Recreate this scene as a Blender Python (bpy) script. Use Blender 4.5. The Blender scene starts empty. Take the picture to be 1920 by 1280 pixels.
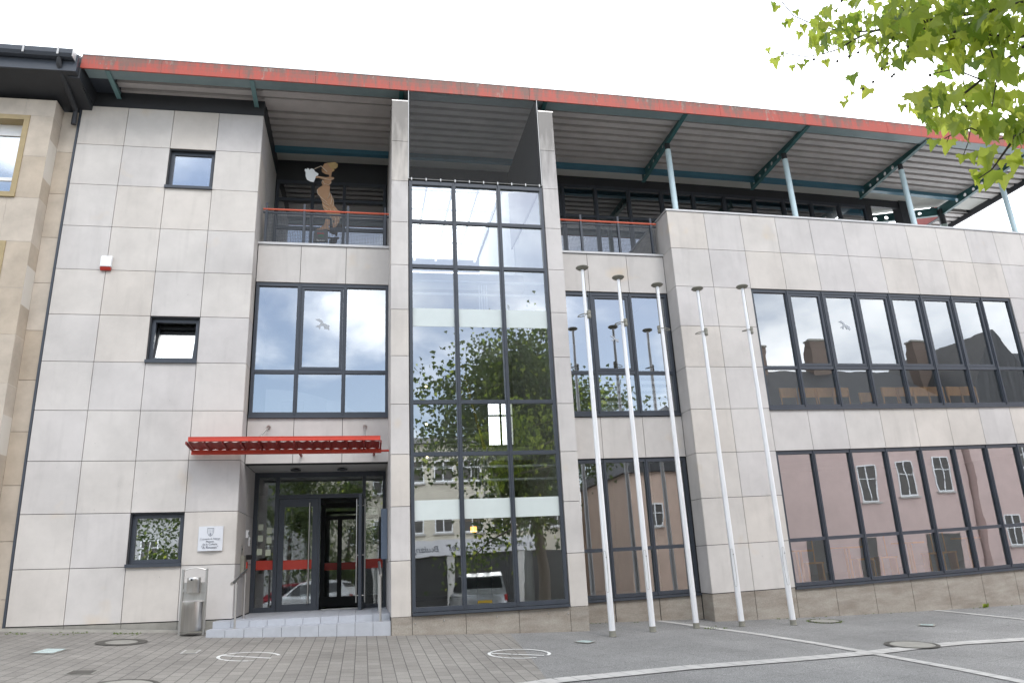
import bpy, math, random
import numpy as np
from mathutils import Vector, Matrix
random.seed(7)
SC = bpy.context.scene
# ------------------------------------------------------------------ camera
CAM = (-0.3220362, -14.1450183, 0.6659218); PITCH = 0.2988398; ROLL = -0.0502298; FPX = 1339.66477
cp, sp, cr, sr = math.cos(PITCH), math.sin(PITCH), math.cos(ROLL), math.sin(ROLL)
right0 = Vector((1, 0, 0)); fwd = Vector((0, cp, sp)); up0 = Vector((0, -sp, cp))
rv = right0*cr + up0*sr; uv = -right0*sr + up0*cr
cd = bpy.data.cameras.new('camera'); cam = bpy.data.objects.new('camera', cd)
SC.collection.objects.link(cam); SC.camera = cam
M = Matrix((rv, uv, -fwd)).transposed().to_4x4(); M.translation = Vector(CAM)
cam.matrix_world = M
cd.sensor_width = 36; cd.lens = FPX/1920*36; cd.clip_start = .05; cd.clip_end = 2000
SC.render.resolution_x = 1024; SC.render.resolution_y = 682
# ------------------------------------------------------------------ world (cloudy daylight) and sun
SUN_EL, SUN_AZ = 48, 150         # degrees; azimuth measured from +Y towards +X
wd = bpy.data.worlds.new('World'); SC.world = wd; wd.use_nodes = True
nt = wd.node_tree; N = nt.nodes; L = nt.links; N.clear()
out = N.new('ShaderNodeOutputWorld'); bg = N.new('ShaderNodeBackground'); bg.inputs[1].default_value = 0.145
sky = N.new('ShaderNodeTexSky'); sky.sky_type = 'NISHITA'; sky.sun_disc = False
sky.sun_elevation = math.radians(SUN_EL); sky.sun_rotation = math.radians(SUN_AZ)
tc = N.new('ShaderNodeTexCoord'); sep = N.new('ShaderNodeSeparateXYZ')
L.new(tc.outputs['Generated'], sep.inputs[0])
def wmath(op, a, b=None, c=None):
    n = N.new('ShaderNodeMath'); n.operation = op
    for i, x in enumerate((a, b, c)):
        if x is None: continue
        if isinstance(x, (int, float)): n.inputs[i].default_value = x
        else: L.new(x, n.inputs[i])
    return n.outputs[0]
zz = wmath('ADD', wmath('MAXIMUM', sep.outputs[2], 0.0), 0.35)
cx_ = wmath('DIVIDE', sep.outputs[0], zz); cy_ = wmath('DIVIDE', sep.outputs[1], zz)
comb = N.new('ShaderNodeCombineXYZ'); L.new(cx_, comb.inputs[0]); L.new(cy_, comb.inputs[1]); comb.inputs[2].default_value = 25.7
no = N.new('ShaderNodeTexNoise'); no.inputs['Scale'].default_value = 1.9; no.inputs['Detail'].default_value = 7; no.inputs['Roughness'].default_value = .52; no.inputs['Distortion'].default_value = .25
L.new(comb.outputs[0], no.inputs['Vector'])
# more cloud towards the north, behind the building
cover = wmath('ADD', no.outputs[0], wmath('MULTIPLY', sep.outputs[1], 0.13))
mr = N.new('ShaderNodeMapRange'); mr.interpolation_type = 'SMOOTHSTEP'
mr.inputs[1].default_value = .33; mr.inputs[2].default_value = .50
L.new(cover, mr.inputs[0])
no2 = N.new('ShaderNodeTexNoise'); no2.inputs['Scale'].default_value = 3.1; no2.inputs['Detail'].default_value = 5
L.new(comb.outputs[0], no2.inputs['Vector'])
shade = N.new('ShaderNodeValToRGB'); shade.color_ramp.elements[0].position = .36; shade.color_ramp.elements[1].position = .66
shade.color_ramp.elements[0].color = (9.6, 10.3, 11.4, 1); shade.color_ramp.elements[1].color = (19.4, 19.6, 19.8, 1)
L.new(no2.outputs[0], shade.inputs[0])
brt = wmath('ADD', 1.0, wmath('MULTIPLY', wmath('MAXIMUM', sep.outputs[1], 0), 0.6))
vm = N.new('ShaderNodeVectorMath'); vm.operation = 'SCALE'; L.new(shade.outputs[0], vm.inputs[0]); L.new(brt, vm.inputs[3])
mx = N.new('ShaderNodeMixRGB'); L.new(mr.outputs[0], mx.inputs[0]); L.new(sky.outputs[0], mx.inputs[1]); L.new(vm.outputs[0], mx.inputs[2])
L.new(mx.outputs[0], bg.inputs[0]); L.new(bg.outputs[0], out.inputs[0])
sd = bpy.data.lights.new('sun', 'SUN'); sd.energy = 1.1; sd.angle = math.radians(22); sd.color = (1, .96, .9)
so = bpy.data.objects.new('sun', sd); SC.collection.objects.link(so)
a, e = math.radians(SUN_AZ), math.radians(SUN_EL)
so.rotation_euler = Vector((math.sin(a)*math.cos(e), math.cos(a)*math.cos(e), math.sin(e))).to_track_quat('Z', 'Y').to_euler()
SC.view_settings.view_transform = 'Standard'; SC.view_settings.look = 'None'; SC.view_settings.gamma = 1; SC.view_settings.exposure = .27
# ------------------------------------------------------------------ site coordinates -> world
# X runs along the facade, Y into the building, Z up from the plinth joint of the left wing.
TH0 = .2119306
CX = [.2105477, .0047582, .0419801, .0131025, -.0048144, -.1896476, -.0028204, -.0818045, .0003172]
CZ = [.0040021, .1099806, .0385427, .0031544, -.0014529, -.0154461, -.1063103, .003292, -.0399338]
CYY = [.0768358, -.0250461, -.0219706]
CT, ST = math.cos(TH0), math.sin(TH0)
def W(V):
    V = np.atleast_2d(np.array(V, float))
    x = np.clip((V[:, 0]-9)/10, -1.25, 1.45); z = np.clip((V[:, 2]-5)/5, -1.3, 1.35)
    B = np.stack([x, z, x*x, x*z, z*z, x**3, x*x*z, x*z*z, z**3], 1)
    X = V[:, 0]+B@np.array(CX); Z = V[:, 2]+B@np.array(CZ)
    Y = V[:, 1]+np.stack([x*x, z*z, x*z], 1)@np.array(CYY)
    s = X-9
    return np.stack([s*CT-Y*ST, s*ST+Y*CT, Z], 1)
def W1(x, y, z): return Vector(W([(x, y, z)])[0])
def gz(x, y):
    x = min(max(x, -4), 26)
    return -.0848-.0429*x+.00023*x*x+.04*(max(y, -18)+.85)
# ------------------------------------------------------------------ materials
MATS = {}
def mat(name, col, rough=.6, metal=0, spec=None, noise=None, bump=None, build=None, alpha=None):
    if name in MATS: return MATS[name]
    m = bpy.data.materials.new(name); m.use_nodes = True; t = m.node_tree; nn = t.nodes; ll = t.links
    b = nn['Principled BSDF']; b.inputs['Base Color'].default_value = (*col, 1); b.inputs['Roughness'].default_value = rough
    b.inputs['Metallic'].default_value = metal
    if spec is not None: b.inputs['Specular IOR Level'].default_value = spec
    tcn = nn.new('ShaderNodeTexCoord')
    if noise:                          # (scale, amount, [stretch]) mottling of the base colour
        sc, am = noise[0], noise[1]; st = noise[2] if len(noise) > 2 else (1, 1, 1)
        mp = nn.new('ShaderNodeMapping'); mp.inputs['Scale'].default_value = st
        ll.new(tcn.outputs['Object'], mp.inputs[0])
        n1 = nn.new('ShaderNodeTexNoise'); n1.inputs['Scale'].default_value = sc; n1.inputs['Detail'].default_value = 8; n1.inputs['Roughness'].default_value = .65
        ll.new(mp.outputs[0], n1.inputs['Vector'])
        rr = nn.new('ShaderNodeMapRange'); rr.inputs[1].default_value = .25; rr.inputs[2].default_value = .75
        rr.inputs[3].default_value = 1-am; rr.inputs[4].default_value = 1+am; ll.new(n1.outputs[0], rr.inputs[0])
        v = nn.new('ShaderNodeVectorMath'); v.operation = 'SCALE'; v.inputs[0].default_value = col
        ll.new(rr.outputs[0], v.inputs[3]); ll.new(v.outputs[0], b.inputs['Base Color'])
        r2 = nn.new('ShaderNodeMapRange'); r2.inputs[3].default_value = max(0, rough-.12); r2.inputs[4].default_value = min(1, rough+.12)
        ll.new(n1.outputs[0], r2.inputs[0]); ll.new(r2.outputs[0], b.inputs['Roughness'])
    if bump:
        n3 = nn.new('ShaderNodeTexNoise'); n3.inputs['Scale'].default_value = bump[0]; n3.inputs['Detail'].default_value = 5
        ll.new(tcn.outputs['Object'], n3.inputs['Vector'])
        bp = nn.new('ShaderNodeBump'); bp.inputs['Distance'].default_value = bump[1]; bp.inputs['Strength'].default_value = 1
        ll.new(n3.outputs[0], bp.inputs['Height']); ll.new(bp.outputs[0], b.inputs['Normal'])
    if build: build(m, nn, ll, b, tcn)
    MATS[name] = m; return m
def nd(nn, ll, typ, ins=None, **props):
    n = nn.new(typ)
    for k, v in props.items(): setattr(n, k, v)
    for k, v in (ins or {}).items():
        if isinstance(v, bpy.types.NodeSocket): ll.new(v, n.inputs[k])
        else: n.inputs[k].default_value = v
    return n
def mth(nn, ll, op, a, b=0.0, c=0.0): return nd(nn, ll, 'ShaderNodeMath', {0: a, 1: b, 2: c}, operation=op).outputs[0]

def b_panel(m, nn, ll, b, tc):         # pale reconstituted stone panels, each its own tint, with soft grey weathering
    at = nd(nn, ll, 'ShaderNodeAttribute', attribute_name='tint')
    cr_ = nd(nn, ll, 'ShaderNodeValToRGB', {0: at.outputs['Fac']})
    el = cr_.color_ramp.elements; el[0].position = 0; el[0].color = (.556, .532, .520, 1); el[1].position = 1; el[1].color = (.588, .545, .498, 1)
    e1 = el.new(.35); e1.color = (.572, .547, .528, 1); e2 = el.new(.7); e2.color = (.600, .571, .540, 1)
    n1 = nd(nn, ll, 'ShaderNodeTexNoise', {'Vector': tc.outputs['Object'], 'Scale': .8, 'Detail': 7.0, 'Roughness': .6})
    n2 = nd(nn, ll, 'ShaderNodeTexNoise', {'Vector': tc.outputs['Object'], 'Scale': 3.4, 'Detail': 6.0, 'Roughness': .7})
    mp = nd(nn, ll, 'ShaderNodeMapping', {0: tc.outputs['Object'], 'Scale': (5, 5, .55)})
    n4 = nd(nn, ll, 'ShaderNodeTexNoise', {'Vector': mp.outputs[0], 'Scale': 1.3, 'Detail': 5.0})
    r1 = nd(nn, ll, 'ShaderNodeMapRange', {0: n1.outputs[0], 1: .36, 2: .60, 3: .885, 4: 1.03})
    r2 = nd(nn, ll, 'ShaderNodeMapRange', {0: n2.outputs[0], 1: .3, 2: .7, 3: .95, 4: 1.03})
    r4 = nd(nn, ll, 'ShaderNodeMapRange', {0: n4.outputs[0], 1: .22, 2: .45, 3: .90, 4: 1.0})
    f = mth(nn, ll, 'MULTIPLY', mth(nn, ll, 'MULTIPLY', r1.outputs[0], r2.outputs[0]), r4.outputs[0])
    v = nd(nn, ll, 'ShaderNodeVectorMath', {0: cr_.outputs[0], 3: f}, operation='SCALE')
    # rusty ochre blooms, rare
    n5 = nd(nn, ll, 'ShaderNodeTexNoise', {'Vector': tc.outputs['Object'], 'Scale': 1.15, 'Detail': 3.0})
    r5 = nd(nn, ll, 'ShaderNodeMapRange', {0: n5.outputs[0], 1: .66, 2: .80, 3: 0.0, 4: .5})
    mxx = nd(nn, ll, 'ShaderNodeMixRGB', {0: r5.outputs[0], 1: v.outputs[0], 2: (.62, .49, .33, 1)})
    # few dark speckles
    vo = nd(nn, ll, 'ShaderNodeTexNoise', {'Vector': tc.outputs['Object'], 'Scale': 26.0, 'Detail': 2.0})
    r6 = nd(nn, ll, 'ShaderNodeMapRange', {0: vo.outputs[0], 1: .76, 2: .80, 3: 0.0, 4: .5})
    m2 = nd(nn, ll, 'ShaderNodeMixRGB', {0: r6.outputs[0], 1: mxx.outputs[0], 2: (.25, .24, .22, 1)})
    ll.new(m2.outputs[0], b.inputs['Base Color'])
    bpn = nd(nn, ll, 'ShaderNodeBump', {'Height': n2.outputs[0], 'Distance': .002, 'Strength': .5}); ll.new(bpn.outputs[0], b.inputs['Normal'])
def b_pier(m, nn, ll, b, tc):          # same stone, with a ragged darker tone towards the eaves
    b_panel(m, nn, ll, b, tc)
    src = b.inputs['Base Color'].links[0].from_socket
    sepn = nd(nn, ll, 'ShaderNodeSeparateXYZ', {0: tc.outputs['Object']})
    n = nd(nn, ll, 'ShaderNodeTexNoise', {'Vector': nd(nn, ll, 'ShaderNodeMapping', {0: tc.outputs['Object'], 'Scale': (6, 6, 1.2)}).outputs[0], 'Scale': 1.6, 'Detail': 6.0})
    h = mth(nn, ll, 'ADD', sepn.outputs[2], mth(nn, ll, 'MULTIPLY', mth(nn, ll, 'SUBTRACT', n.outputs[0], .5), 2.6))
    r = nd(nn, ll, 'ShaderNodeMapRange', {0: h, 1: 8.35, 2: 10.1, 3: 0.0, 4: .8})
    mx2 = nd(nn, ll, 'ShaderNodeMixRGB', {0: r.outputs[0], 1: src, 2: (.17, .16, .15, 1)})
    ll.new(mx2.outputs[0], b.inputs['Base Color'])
def b_fascia(m, nn, ll, b, tc):        # red painted sheet, dirty runs from the top edge, worn grey patches
    n1 = nd(nn, ll, 'ShaderNodeTexNoise', {'Vector': nd(nn, ll, 'ShaderNodeMapping', {0: tc.outputs['Object'], 'Scale': (9, 9, 1.4)}).outputs[0], 'Scale': .9, 'Detail': 8.0, 'Roughness': .7})
    n2 = nd(nn, ll, 'ShaderNodeTexNoise', {'Vector': tc.outputs['Object'], 'Scale': .55, 'Detail': 4.0})
    sepn = nd(nn, ll, 'ShaderNodeSeparateXYZ', {0: tc.outputs['Object']})
    at = nd(nn, ll, 'ShaderNodeAttribute', attribute_name='tint')   # 1 at the top edge, 0 at the bottom
    s = mth(nn, ll, 'ADD', mth(nn, ll, 'MULTIPLY', at.outputs['Fac'], .14), mth(nn, ll, 'ADD', n1.outputs[0], mth(nn, ll, 'MULTIPLY', mth(nn, ll, 'SUBTRACT', n2.outputs[0], .5), .65)))
    r = nd(nn, ll, 'ShaderNodeMapRange', {0: s, 1: .50, 2: .72, 3: 0.0, 4: .8})
    mx1 = nd(nn, ll, 'ShaderNodeMixRGB', {0: r.outputs[0], 1: (.42, .068, .044, 1), 2: (.13, .10, .08, 1)})
    n3 = nd(nn, ll, 'ShaderNodeTexNoise', {'Vector': nd(nn, ll, 'ShaderNodeMapping', {0: tc.outputs['Object'], 'Location': (3, 9, 2), 'Scale': (3, 3, 1)}).outputs[0], 'Scale': 1.7, 'Detail': 9.0, 'Roughness': .75})
    r3 = nd(nn, ll, 'ShaderNodeMapRange', {0: mth(nn, ll, 'ADD', n3.outputs[0], mth(nn, ll, 'MULTIPLY', at.outputs['Fac'], .05)), 1: .625, 2: .66, 3: 0.0, 4: .6})
    mx2 = nd(nn, ll, 'ShaderNodeMixRGB', {0: r3.outputs[0], 1: mx1.outputs[0], 2: (.29, .27, .23, 1)})
    ll.new(mx2.outputs[0], b.inputs['Base Color'])
def glass(name, refl, tint, wav=.0010, dirt=0.0):
    m = bpy.data.materials.new(name); m.use_nodes = True; nn = m.node_tree.nodes; ll = m.node_tree.links; nn.clear()
    o = nn.new('ShaderNodeOutputMaterial'); tcn = nn.new('ShaderNodeTexCoord')
    fr = nd(nn, ll, 'ShaderNodeFresnel', {'IOR': 1.5})
    f = mth(nn, ll, 'MINIMUM', mth(nn, ll, 'ADD', mth(nn, ll, 'MULTIPLY', fr.outputs[0], 1.0), refl), .95)
    n = nd(nn, ll, 'ShaderNodeTexNoise', {'Vector': tcn.outputs['Object'], 'Scale': 1.15, 'Detail': 1.5})
    bpn = nd(nn, ll, 'ShaderNodeBump', {'Height': n.outputs[0], 'Distance': wav*1.6, 'Strength': 1.0})
    tr = nd(nn, ll, 'ShaderNodeBsdfTransparent', {0: (*tint, 1)}); gl = nd(nn, ll, 'ShaderNodeBsdfGlossy', {0: (.95, .98, 1, 1), 'Roughness': 0.0, 'Normal': bpn.outputs[0]})
    mx1 = nd(nn, ll, 'ShaderNodeMixShader', {0: f, 1: tr.outputs[0], 2: gl.outputs[0]})
    if dirt:
        df = nd(nn, ll, 'ShaderNodeBsdfDiffuse', {0: (.6, .6, .58, 1)})
        mx1 = nd(nn, ll, 'ShaderNodeMixShader', {0: dirt, 1: mx1.outputs[0], 2: df.outputs[0]})
    ll.new(mx1.outputs[0], o.inputs[0]); MATS[name] = m; return m
def b_perf(pitch, fill, axis=0):
    def f(m, nn, ll, b, tc):
        sepn = nd(nn, ll, 'ShaderNodeSeparateXYZ', {0: tc.outputs['Object']})
        u = mth(nn, ll, 'LESS_THAN', mth(nn, ll, 'FRACT', mth(nn, ll, 'DIVIDE', sepn.outputs[0], pitch*CT)), fill)
        v = mth(nn, ll, 'LESS_THAN', mth(nn, ll, 'FRACT', mth(nn, ll, 'DIVIDE', sepn.outputs[2], pitch)), fill)
        ll.new(mth(nn, ll, 'MAXIMUM', u, v), b.inputs['Alpha'])
    return f
def b_brick(m, nn, ll, b, tc):         # concrete block paving, courses running towards the building
    mp = nd(nn, ll, 'ShaderNodeMapping', {0: tc.outputs['Object'], 'Rotation': (0, 0, math.radians(90)-TH0)})
    br = nd(nn, ll, 'ShaderNodeTexBrick', {'Vector': mp.outputs[0], 'Scale': 1.0, 'Mortar Size': .0055, 'Mortar Smooth': .3, 'Brick Width': .24, 'Row Height': .16, 'Bias': 0.0,
        'Color1': (.222, .208, .189, 1), 'Color2': (.268, .252, .228, 1), 'Mortar': (.095, .09, .083, 1)})
    n1 = nd(nn, ll, 'ShaderNodeTexNoise', {'Vector': tc.outputs['Object'], 'Scale': .7, 'Detail': 8.0, 'Roughness': .65})
    n2 = nd(nn, ll, 'ShaderNodeTexNoise', {'Vector': tc.outputs['Object'], 'Scale': 130.0, 'Detail': 3.0})
    r1 = nd(nn, ll, 'ShaderNodeMapRange', {0: n1.outputs[0], 1: .3, 2: .7, 3: .78, 4: 1.15}); r2 = nd(nn, ll, 'ShaderNodeMapRange', {0: n2.outputs[0], 1: .3, 2: .7, 3: .74, 4: 1.26})
    v = nd(nn, ll, 'ShaderNodeVectorMath', {0: br.outputs[0], 3: mth(nn, ll, 'MULTIPLY', r1.outputs[0], r2.outputs[0])}, operation='SCALE')
    ll.new(v.outputs[0], b.inputs['Base Color'])
    h = mth(nn, ll, 'ADD', mth(nn, ll, 'MULTIPLY', br.outputs['Fac'], -1.0), mth(nn, ll, 'MULTIPLY', n2.outputs[0], .35))
    bpn = nd(nn, ll, 'ShaderNodeBump', {'Height': h, 'Distance': .004, 'Strength': .8}); ll.new(bpn.outputs[0], b.inputs['Normal'])
def b_agg(m, nn, ll, b, tc):           # exposed aggregate concrete slabs, speckled
    n2 = nd(nn, ll, 'ShaderNodeTexNoise', {'Vector': tc.outputs['Object'], 'Scale': 95.0, 'Detail': 4.0, 'Roughness': .7})
    vo = nd(nn, ll, 'ShaderNodeTexVoronoi', {'Vector': tc.outputs['Object'], 'Scale': 70.0})
    n1 = nd(nn, ll, 'ShaderNodeTexNoise', {'Vector': tc.outputs['Object'], 'Scale': .6, 'Detail': 8.0, 'Roughness': .65})
    cr_ = nd(nn, ll, 'ShaderNodeValToRGB', {0: n2.outputs[0]}); el = cr_.color_ramp.elements
    el[0].position = .36; el[0].color = (.09, .09, .088, 1); el[1].position = .64; el[1].color = (.365, .36, .35, 1)
    r1 = nd(nn, ll, 'ShaderNodeMapRange', {0: n1.outputs[0], 1: .3, 2: .7, 3: .76, 4: 1.18}); rv_ = nd(nn, ll, 'ShaderNodeMapRange', {0: vo.outputs['Color'], 3: .8, 4: 1.25})
    v = nd(nn, ll, 'ShaderNodeVectorMath', {0: cr_.outputs[0], 3: mth(nn, ll, 'MULTIPLY', r1.outputs[0], rv_.outputs[0])}, operation='SCALE')
    mp = nd(nn, ll, 'ShaderNodeMapping', {0: tc.outputs['Object'], 'Rotation': (0, 0, math.radians(-31))})
    br = nd(nn, ll, 'ShaderNodeTexBrick', {'Vector': mp.outputs[0], 'Scale': 1.0, 'Mortar Size': .004, 'Brick Width': .8, 'Row Height': .8, 'Color1': (1, 1, 1, 1), 'Color2': (.95, .95, .95, 1), 'Mortar': (.55, .55, .55, 1)})
    br.offset = 0.0
    mm = nd(nn, ll, 'ShaderNodeMixRGB', {0: 1.0, 1: v.outputs[0], 2: br.outputs[0]}, blend_type='MULTIPLY')
    ll.new(mm.outputs[0], b.inputs['Base Color'])
    bpn = nd(nn, ll, 'ShaderNodeBump', {'Height': n2.outputs[0], 'Distance': .003, 'Strength': .7}); ll.new(bpn.outputs[0], b.inputs['Normal'])
def b_paint(m, nn, ll, b, tc):         # worn road paint with holes
    n = nd(nn, ll, 'ShaderNodeTexNoise', {'Vector': tc.outputs['Object'], 'Scale': 14.0, 'Detail': 6.0, 'Roughness': .7})
    r = nd(nn, ll, 'ShaderNodeMapRange', {0: n.outputs[0], 1: .36, 2: .44, 3: 0.0, 4: 1.0}); ll.new(r.outputs[0], b.inputs['Alpha'])
def b_plinth(m, nn, ll, b, tc):
    n1 = nd(nn, ll, 'ShaderNodeTexNoise', {'Vector': nd(nn, ll, 'ShaderNodeMapping', {0: tc.outputs['Object'], 'Scale': (.9, .9, 3.2)}).outputs[0], 'Scale': 2.2, 'Detail': 8.0, 'Roughness': .6})
    n2 = nd(nn, ll, 'ShaderNodeTexNoise', {'Vector': tc.outputs['Object'], 'Scale': 60.0, 'Detail': 4.0})
    cr_ = nd(nn, ll, 'ShaderNodeValToRGB', {0: n1.outputs[0]}); el = cr_.color_ramp.elements
    el[0].position = .33; el[0].color = (.255, .22, .185, 1); el[1].position = .68; el[1].color = (.37, .34, .295, 1)
    r2 = nd(nn, ll, 'ShaderNodeMapRange', {0: n2.outputs[0], 1: .3, 2: .7, 3: .84, 4: 1.14})
    v = nd(nn, ll, 'ShaderNodeVectorMath', {0: cr_.outputs[0], 3: r2.outputs[0]}, operation='SCALE'); ll.new(v.outputs[0], b.inputs['Base Color'])
def b_stone(m, nn, ll, b, tc):         # old sandstone blocks of the neighbour
    at = nd(nn, ll, 'ShaderNodeAttribute', attribute_name='tint')
    cr_ = nd(nn, ll, 'ShaderNodeValToRGB', {0: at.outputs['Fac']}); el = cr_.color_ramp.elements
    el[0].color = (.46, .385, .30, 1); el[1].color = (.54, .48, .41, 1)
    n1 = nd(nn, ll, 'ShaderNodeTexNoise', {'Vector': tc.outputs['Object'], 'Scale': 2.2, 'Detail': 8.0, 'Roughness': .65})
    r1 = nd(nn, ll, 'ShaderNodeMapRange', {0: n1.outputs[0], 1: .3, 2: .7, 3: .82, 4: 1.1})
    v = nd(nn, ll, 'ShaderNodeVectorMath', {0: cr_.outputs[0], 3: r1.outputs[0]}, operation='SCALE'); ll.new(v.outputs[0], b.inputs['Base Color'])
def b_leaf(c1, c2, tr):
    def f(m, nn, ll, b, tc):
        at = nd(nn, ll, 'ShaderNodeAttribute', attribute_name='tint')
        cr_ = nd(nn, ll, 'ShaderNodeValToRGB', {0: at.outputs['Fac']}); el = cr_.color_ramp.elements
        el[0].color = (*c1, 1); el[1].color = (*c2, 1)
        b.inputs['Roughness'].default_value = .42
        ll.new(cr_.outputs[0], b.inputs['Base Color'])
        tr_ = nd(nn, ll, 'ShaderNodeMixRGB', {0: at.outputs['Fac'], 1: (tr[0]*.36, tr[1]*.5, tr[2]*.4, 1), 2: (*tr, 1)}); t = nd(nn, ll, 'ShaderNodeBsdfTranslucent', {0: tr_.outputs[0]})
        mxs = nd(nn, ll, 'ShaderNodeMixShader', {0: .66, 1: b.outputs[0], 2: t.outputs[0]})
        ll.new(mxs.outputs[0], nn['Material Output'].inputs[0])
    return f
def b_slate(m, nn, ll, b, tc):
    br = nd(nn, ll, 'ShaderNodeTexBrick', {'Vector': tc.outputs['Object'], 'Scale': 3.0, 'Mortar Size': .02, 'Color1': (.035, .036, .04, 1), 'Color2': (.06, .06, .065, 1), 'Mortar': (.015, .015, .015, 1)})
    ll.new(br.outputs[0], b.inputs['Base Color'])

PANEL = mat('stone_panel', (.6, .58, .56), .62, build=b_panel); PIER = mat('dark_topped_stone_panel', (.6, .58, .56), .62, build=b_pier)
JOINT = mat('dark_joint', (.03, .03, .03), .9)
ANTH = mat('anthracite_aluminium', (.047, .056, .072), .38, spec=.5, noise=(3, .12))
ANTHD = mat('dark_cladding', (.028, .031, .037), .55, noise=(2, .25))
RED = mat('red_fascia_paint', (.48, .07, .04), .5, build=b_fascia)
REDP = mat('red_paint', (.56, .055, .03), .42, noise=(4, .12)); REDD = mat('red_sheet', (.26, .028, .022), .5, noise=(12, .35, (1, 1, .2)))
SOFF = mat('corrugated_soffit', (.50, .475, .465), .62, noise=(2.5, .14))
TEAL = mat('teal_steel', (.035, .12, .125), .42, noise=(3, .2)); TEALL = mat('pale_blue_steel', (.58, .73, .78), .4, noise=(4, .06))
BLUES = mat('blue_steel', (.055, .17, .24), .45, noise=(3, .15))
GLASS = glass('window_glass', .43, (.88, .90, .90)); GLASSB = glass('bay_glass', .38, (.92, .95, .94), .0008); GLASSD = glass('door_glass', .11, (.9, .92, .92))
GLASSR = glass('tinted_window_glass', .30, (.93, .94, .95))
GLASST = glass('top_floor_glass', .34, (.75, .77, .77), .0003)
FROST = mat('frosted_film', (.60, .66, .65), .12, noise=(3, .05))
COPE = mat('zinc_coping', (.50, .50, .50), .42, metal=.3, noise=(3, .1))
STEEL = mat('brushed_steel', (.56, .55, .53), .33, metal=1, noise=(40, .12, (1, 1, .03)))
ALU = mat('pole_aluminium', (.80, .81, .83), .33, metal=.2, noise=(6, .10, (1, 1, .2)))
GREYP = mat('pole_fitting', (.22, .215, .18), .6, noise=(8, .2))
BRICK = mat('block_paving', (.24, .23, .21), .85, build=b_brick); AGG = mat('aggregate_paving', (.18, .18, .18), .85, build=b_agg)
PAINT = mat('worn_white_paint', (.72, .72, .70), .7, build=b_paint)
LIGHTST = mat('pale_paver', (.47, .46, .44), .75, noise=(3, .24))
PLINTH = mat('plinth_stone', (.3, .27, .23), .75, build=b_plinth); STONE = mat('sandstone', (.5, .44, .37), .8, build=b_stone)
CONC = mat('concrete', (.29, .28, .25), .85, noise=(5, .22), bump=(60, .004))
TILE = mat('step_tile', (.43, .45, .49), .55, noise=(7, .08))
WHITE = mat('white_plaster', (.78, .78, .76), .7, noise=(2, .04)); WHITEP = mat('white_paint', (.8, .81, .82), .4)
INTG = mat('interior_grey', (.55, .55, .52), .8, noise=(1.5, .1)); INTD = mat('interior_dark', (.09, .085, .08), .8, noise=(2, .2)); INTW = mat('interior_white', (.72, .73, .70), .8, noise=(2, .05))
WOOD = mat('beech_wood', (.86, .48, .17), .42, noise=(14, .16, (1, 1, .2)))
BLACK = mat('black_rubber', (.02, .02, .02), .6); OCHRE = mat('ochre_frame', (.36, .28, .15), .6, noise=(5, .15))
CAST = mat('cast_iron', (.075, .07, .06), .65, noise=(30, .3)); TEALG = mat('inlay_glass', (.45, .58, .57), .2, noise=(10, .2))
SLATE = mat('slate_roof', (.05, .05, .055), .6, build=b_slate)
LEAFM = mat('plane_leaf', (.1, .2, .03), .4, build=b_leaf((.05, .10, .015), (.17, .25, .035), (.76, .82, .13)))
LEAFD = mat('dull_shaded_leaf', (.06, .12, .03), .5, build=b_leaf((.05, .072, .03), (.14, .17, .065), (.13, .17, .05)))  # greyer copy of the leaf, with shade put into its colour
BARK = mat('bark', (.12, .10, .08), .85, noise=(9, .3), bump=(20, .02)); TWIG = mat('twig', (.05, .04, .028), .8)
PINK = mat('pink_render', (.60, .455, .425), .85, noise=(1.3, .12)); CREAM = mat('cream_render', (.58, .54, .45), .85, noise=(1.2, .08))
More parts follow.
